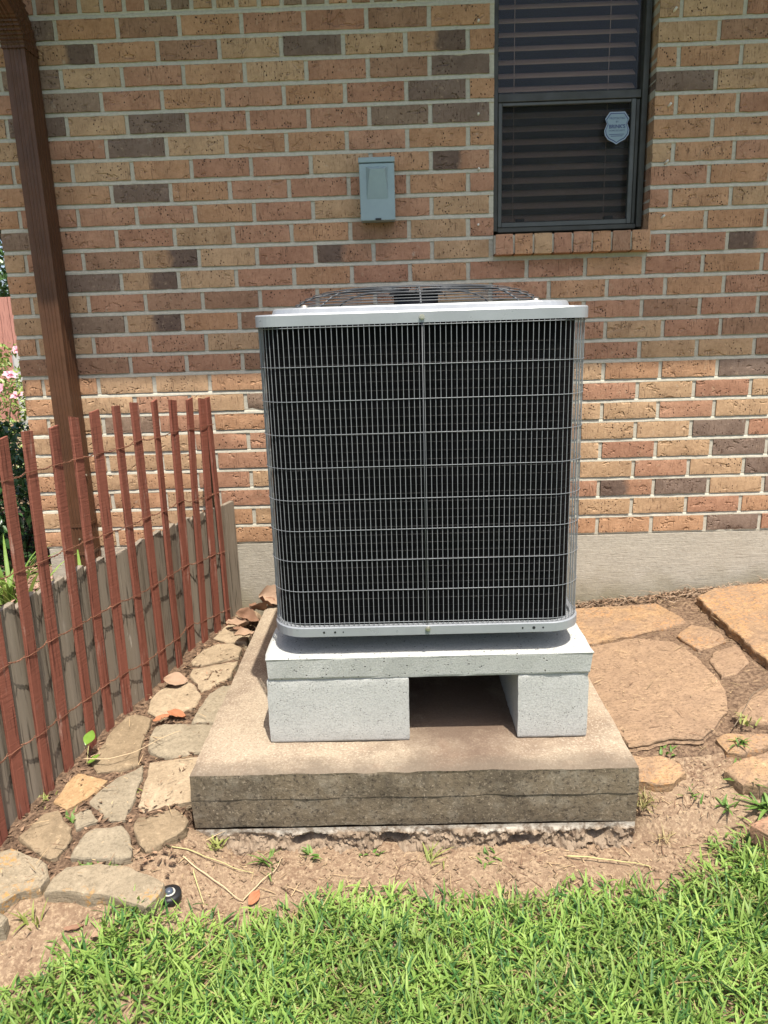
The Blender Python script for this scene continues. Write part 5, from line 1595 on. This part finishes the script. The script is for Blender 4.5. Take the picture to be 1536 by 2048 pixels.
for k in range(3):
    a = 6.28 * k / 3 + .5; e1 = Vector((math.cos(a), math.sin(a), 0)); e2 = Vector((-math.sin(a), math.cos(a), 0))
    fl_me.add([Vector((0, 0, .004)), e1 * .012 + e2 * .010 + Vector((0, 0, .022)), e1 * .016 + Vector((0, 0, .026)), e1 * .012 - e2 * .010 + Vector((0, 0, .022))], [(0, 1, 2, 3)])
flm = fl_me.me('flower', True)
for k in range(46):
    a = rnd.uniform(0, 6.28); ph = rnd.uniform(-0.2, 1.2)
    d = Vector((math.cos(a) * math.cos(ph), math.sin(a) * math.cos(ph), math.sin(ph)))
    if d.y > 0.4: continue
    ob('flower', flm, PETAL, rb, loc=(-3.15 + d.x * .76, 2.6 + d.y * .62, 0.78 + d.z * .61), rot=(rnd.uniform(0.3, 1.3), 0, rnd.uniform(-1, 1))).scale = (1.5, 1.5, 1.5)
def lily(loc, n, label):
    weed(loc, n, 0.34, 0.016, ((0.13, 0.24, 0.04), (0.27, 0.38, 0.09)), label, 'strap_leaf_plant', 'plant', (0.1, 0.6), (0.6, 1.7), 0.02, 'strap leaved plants in the bed', 7)
lily((-1.76, -0.22, 0.34), 30, 'tuft of green strap leaves at the left edge behind the first red slats')
lily((-1.58, -0.42, 0.34), 16, 'small tuft of strap leaves just behind the grey boards')
lily((-1.40, -0.30, 0.34), 5, 'few thin strap leaves in front of the downspout foot')
# white edging stones in the far bed
for i, (x, y, s) in enumerate(((-3.42, 3.6, .12), (-3.15, 3.7, .15), (-3.0, 3.55, .10))):
    V = []; m = 10
    o = stone([(x + s * math.cos(a) * (1 + .2 * nz(i, a)), y + s * .7 * math.sin(a)) for a in np.linspace(0, 6.28, 9)[:-1]], lambda a, b: 1.0 + 0.3, M('white_stone', 0.9, 0.2).color((0.55, 0.54, 0.5)).m, None, 1.1, 'pillar_stone', 900 + i)
    tag(o, ('whitish garden stone at the left edge behind the pink flowers', 'largest whitish garden stone behind the pink flowers', 'small whitish garden stone touching the wall corner')[i], 'stone', 'whitish stones beyond the flower bush')
ff = root('far_fence', (-6.0, 8.2, 0.2), 'reddish wooden fence far off at the left edge of the picture', 'fence')
pk = MB(); pk.bbox(-0.068, 0.068, -0.009, 0.009, 0.0, 1.80, 0.003)
pkm = pk.me('picket')
for k in range(40):
    ob('picket', pkm, FARW, ff, loc=(-8.6 + k * 0.142, 8.2 + rnd.uniform(-.004, .004), 0.2 + rnd.uniform(-.012, .012)))
for z in (0.5, 1.6):
    MB().bbox(-8.7, -3.0, 8.212, 8.25, z, z + 0.09, 0.003).build('rail', FARW, ff)
tr = root('leafy_tree', (-7.0, 11.5, 0.2), 'dark green leafy tree behind the far red fence at the left edge', 'tree')
V, T, C = foliage(17000, (-7.0, 11.5, 3.3), (2.6, 1.8, 2.6), 0.16, ((0.03, 0.075, 0.02), (0.09, 0.16, 0.045)))
ob('crown', fast_mesh('crown', V, T, C, True), LEAFM, tr)
mb = MB(); mb.tube([(-7.0, 11.5, 0.1), (-6.95, 11.5, 1.4), (-7.0, 11.5, 3.0)], [0.18, 0.14, 0.10], 10)
for a in range(5):
    mb.tube([(-6.98, 11.5, 2.0 + a * .2), (-7.0 + 1.2 * math.cos(a * 1.3), 11.5 + 1.0 * math.sin(a * 1.3), 3.6 + a * .25)], [0.07, 0.02], 7)
mb.build('trunk', BARK, tr, True)
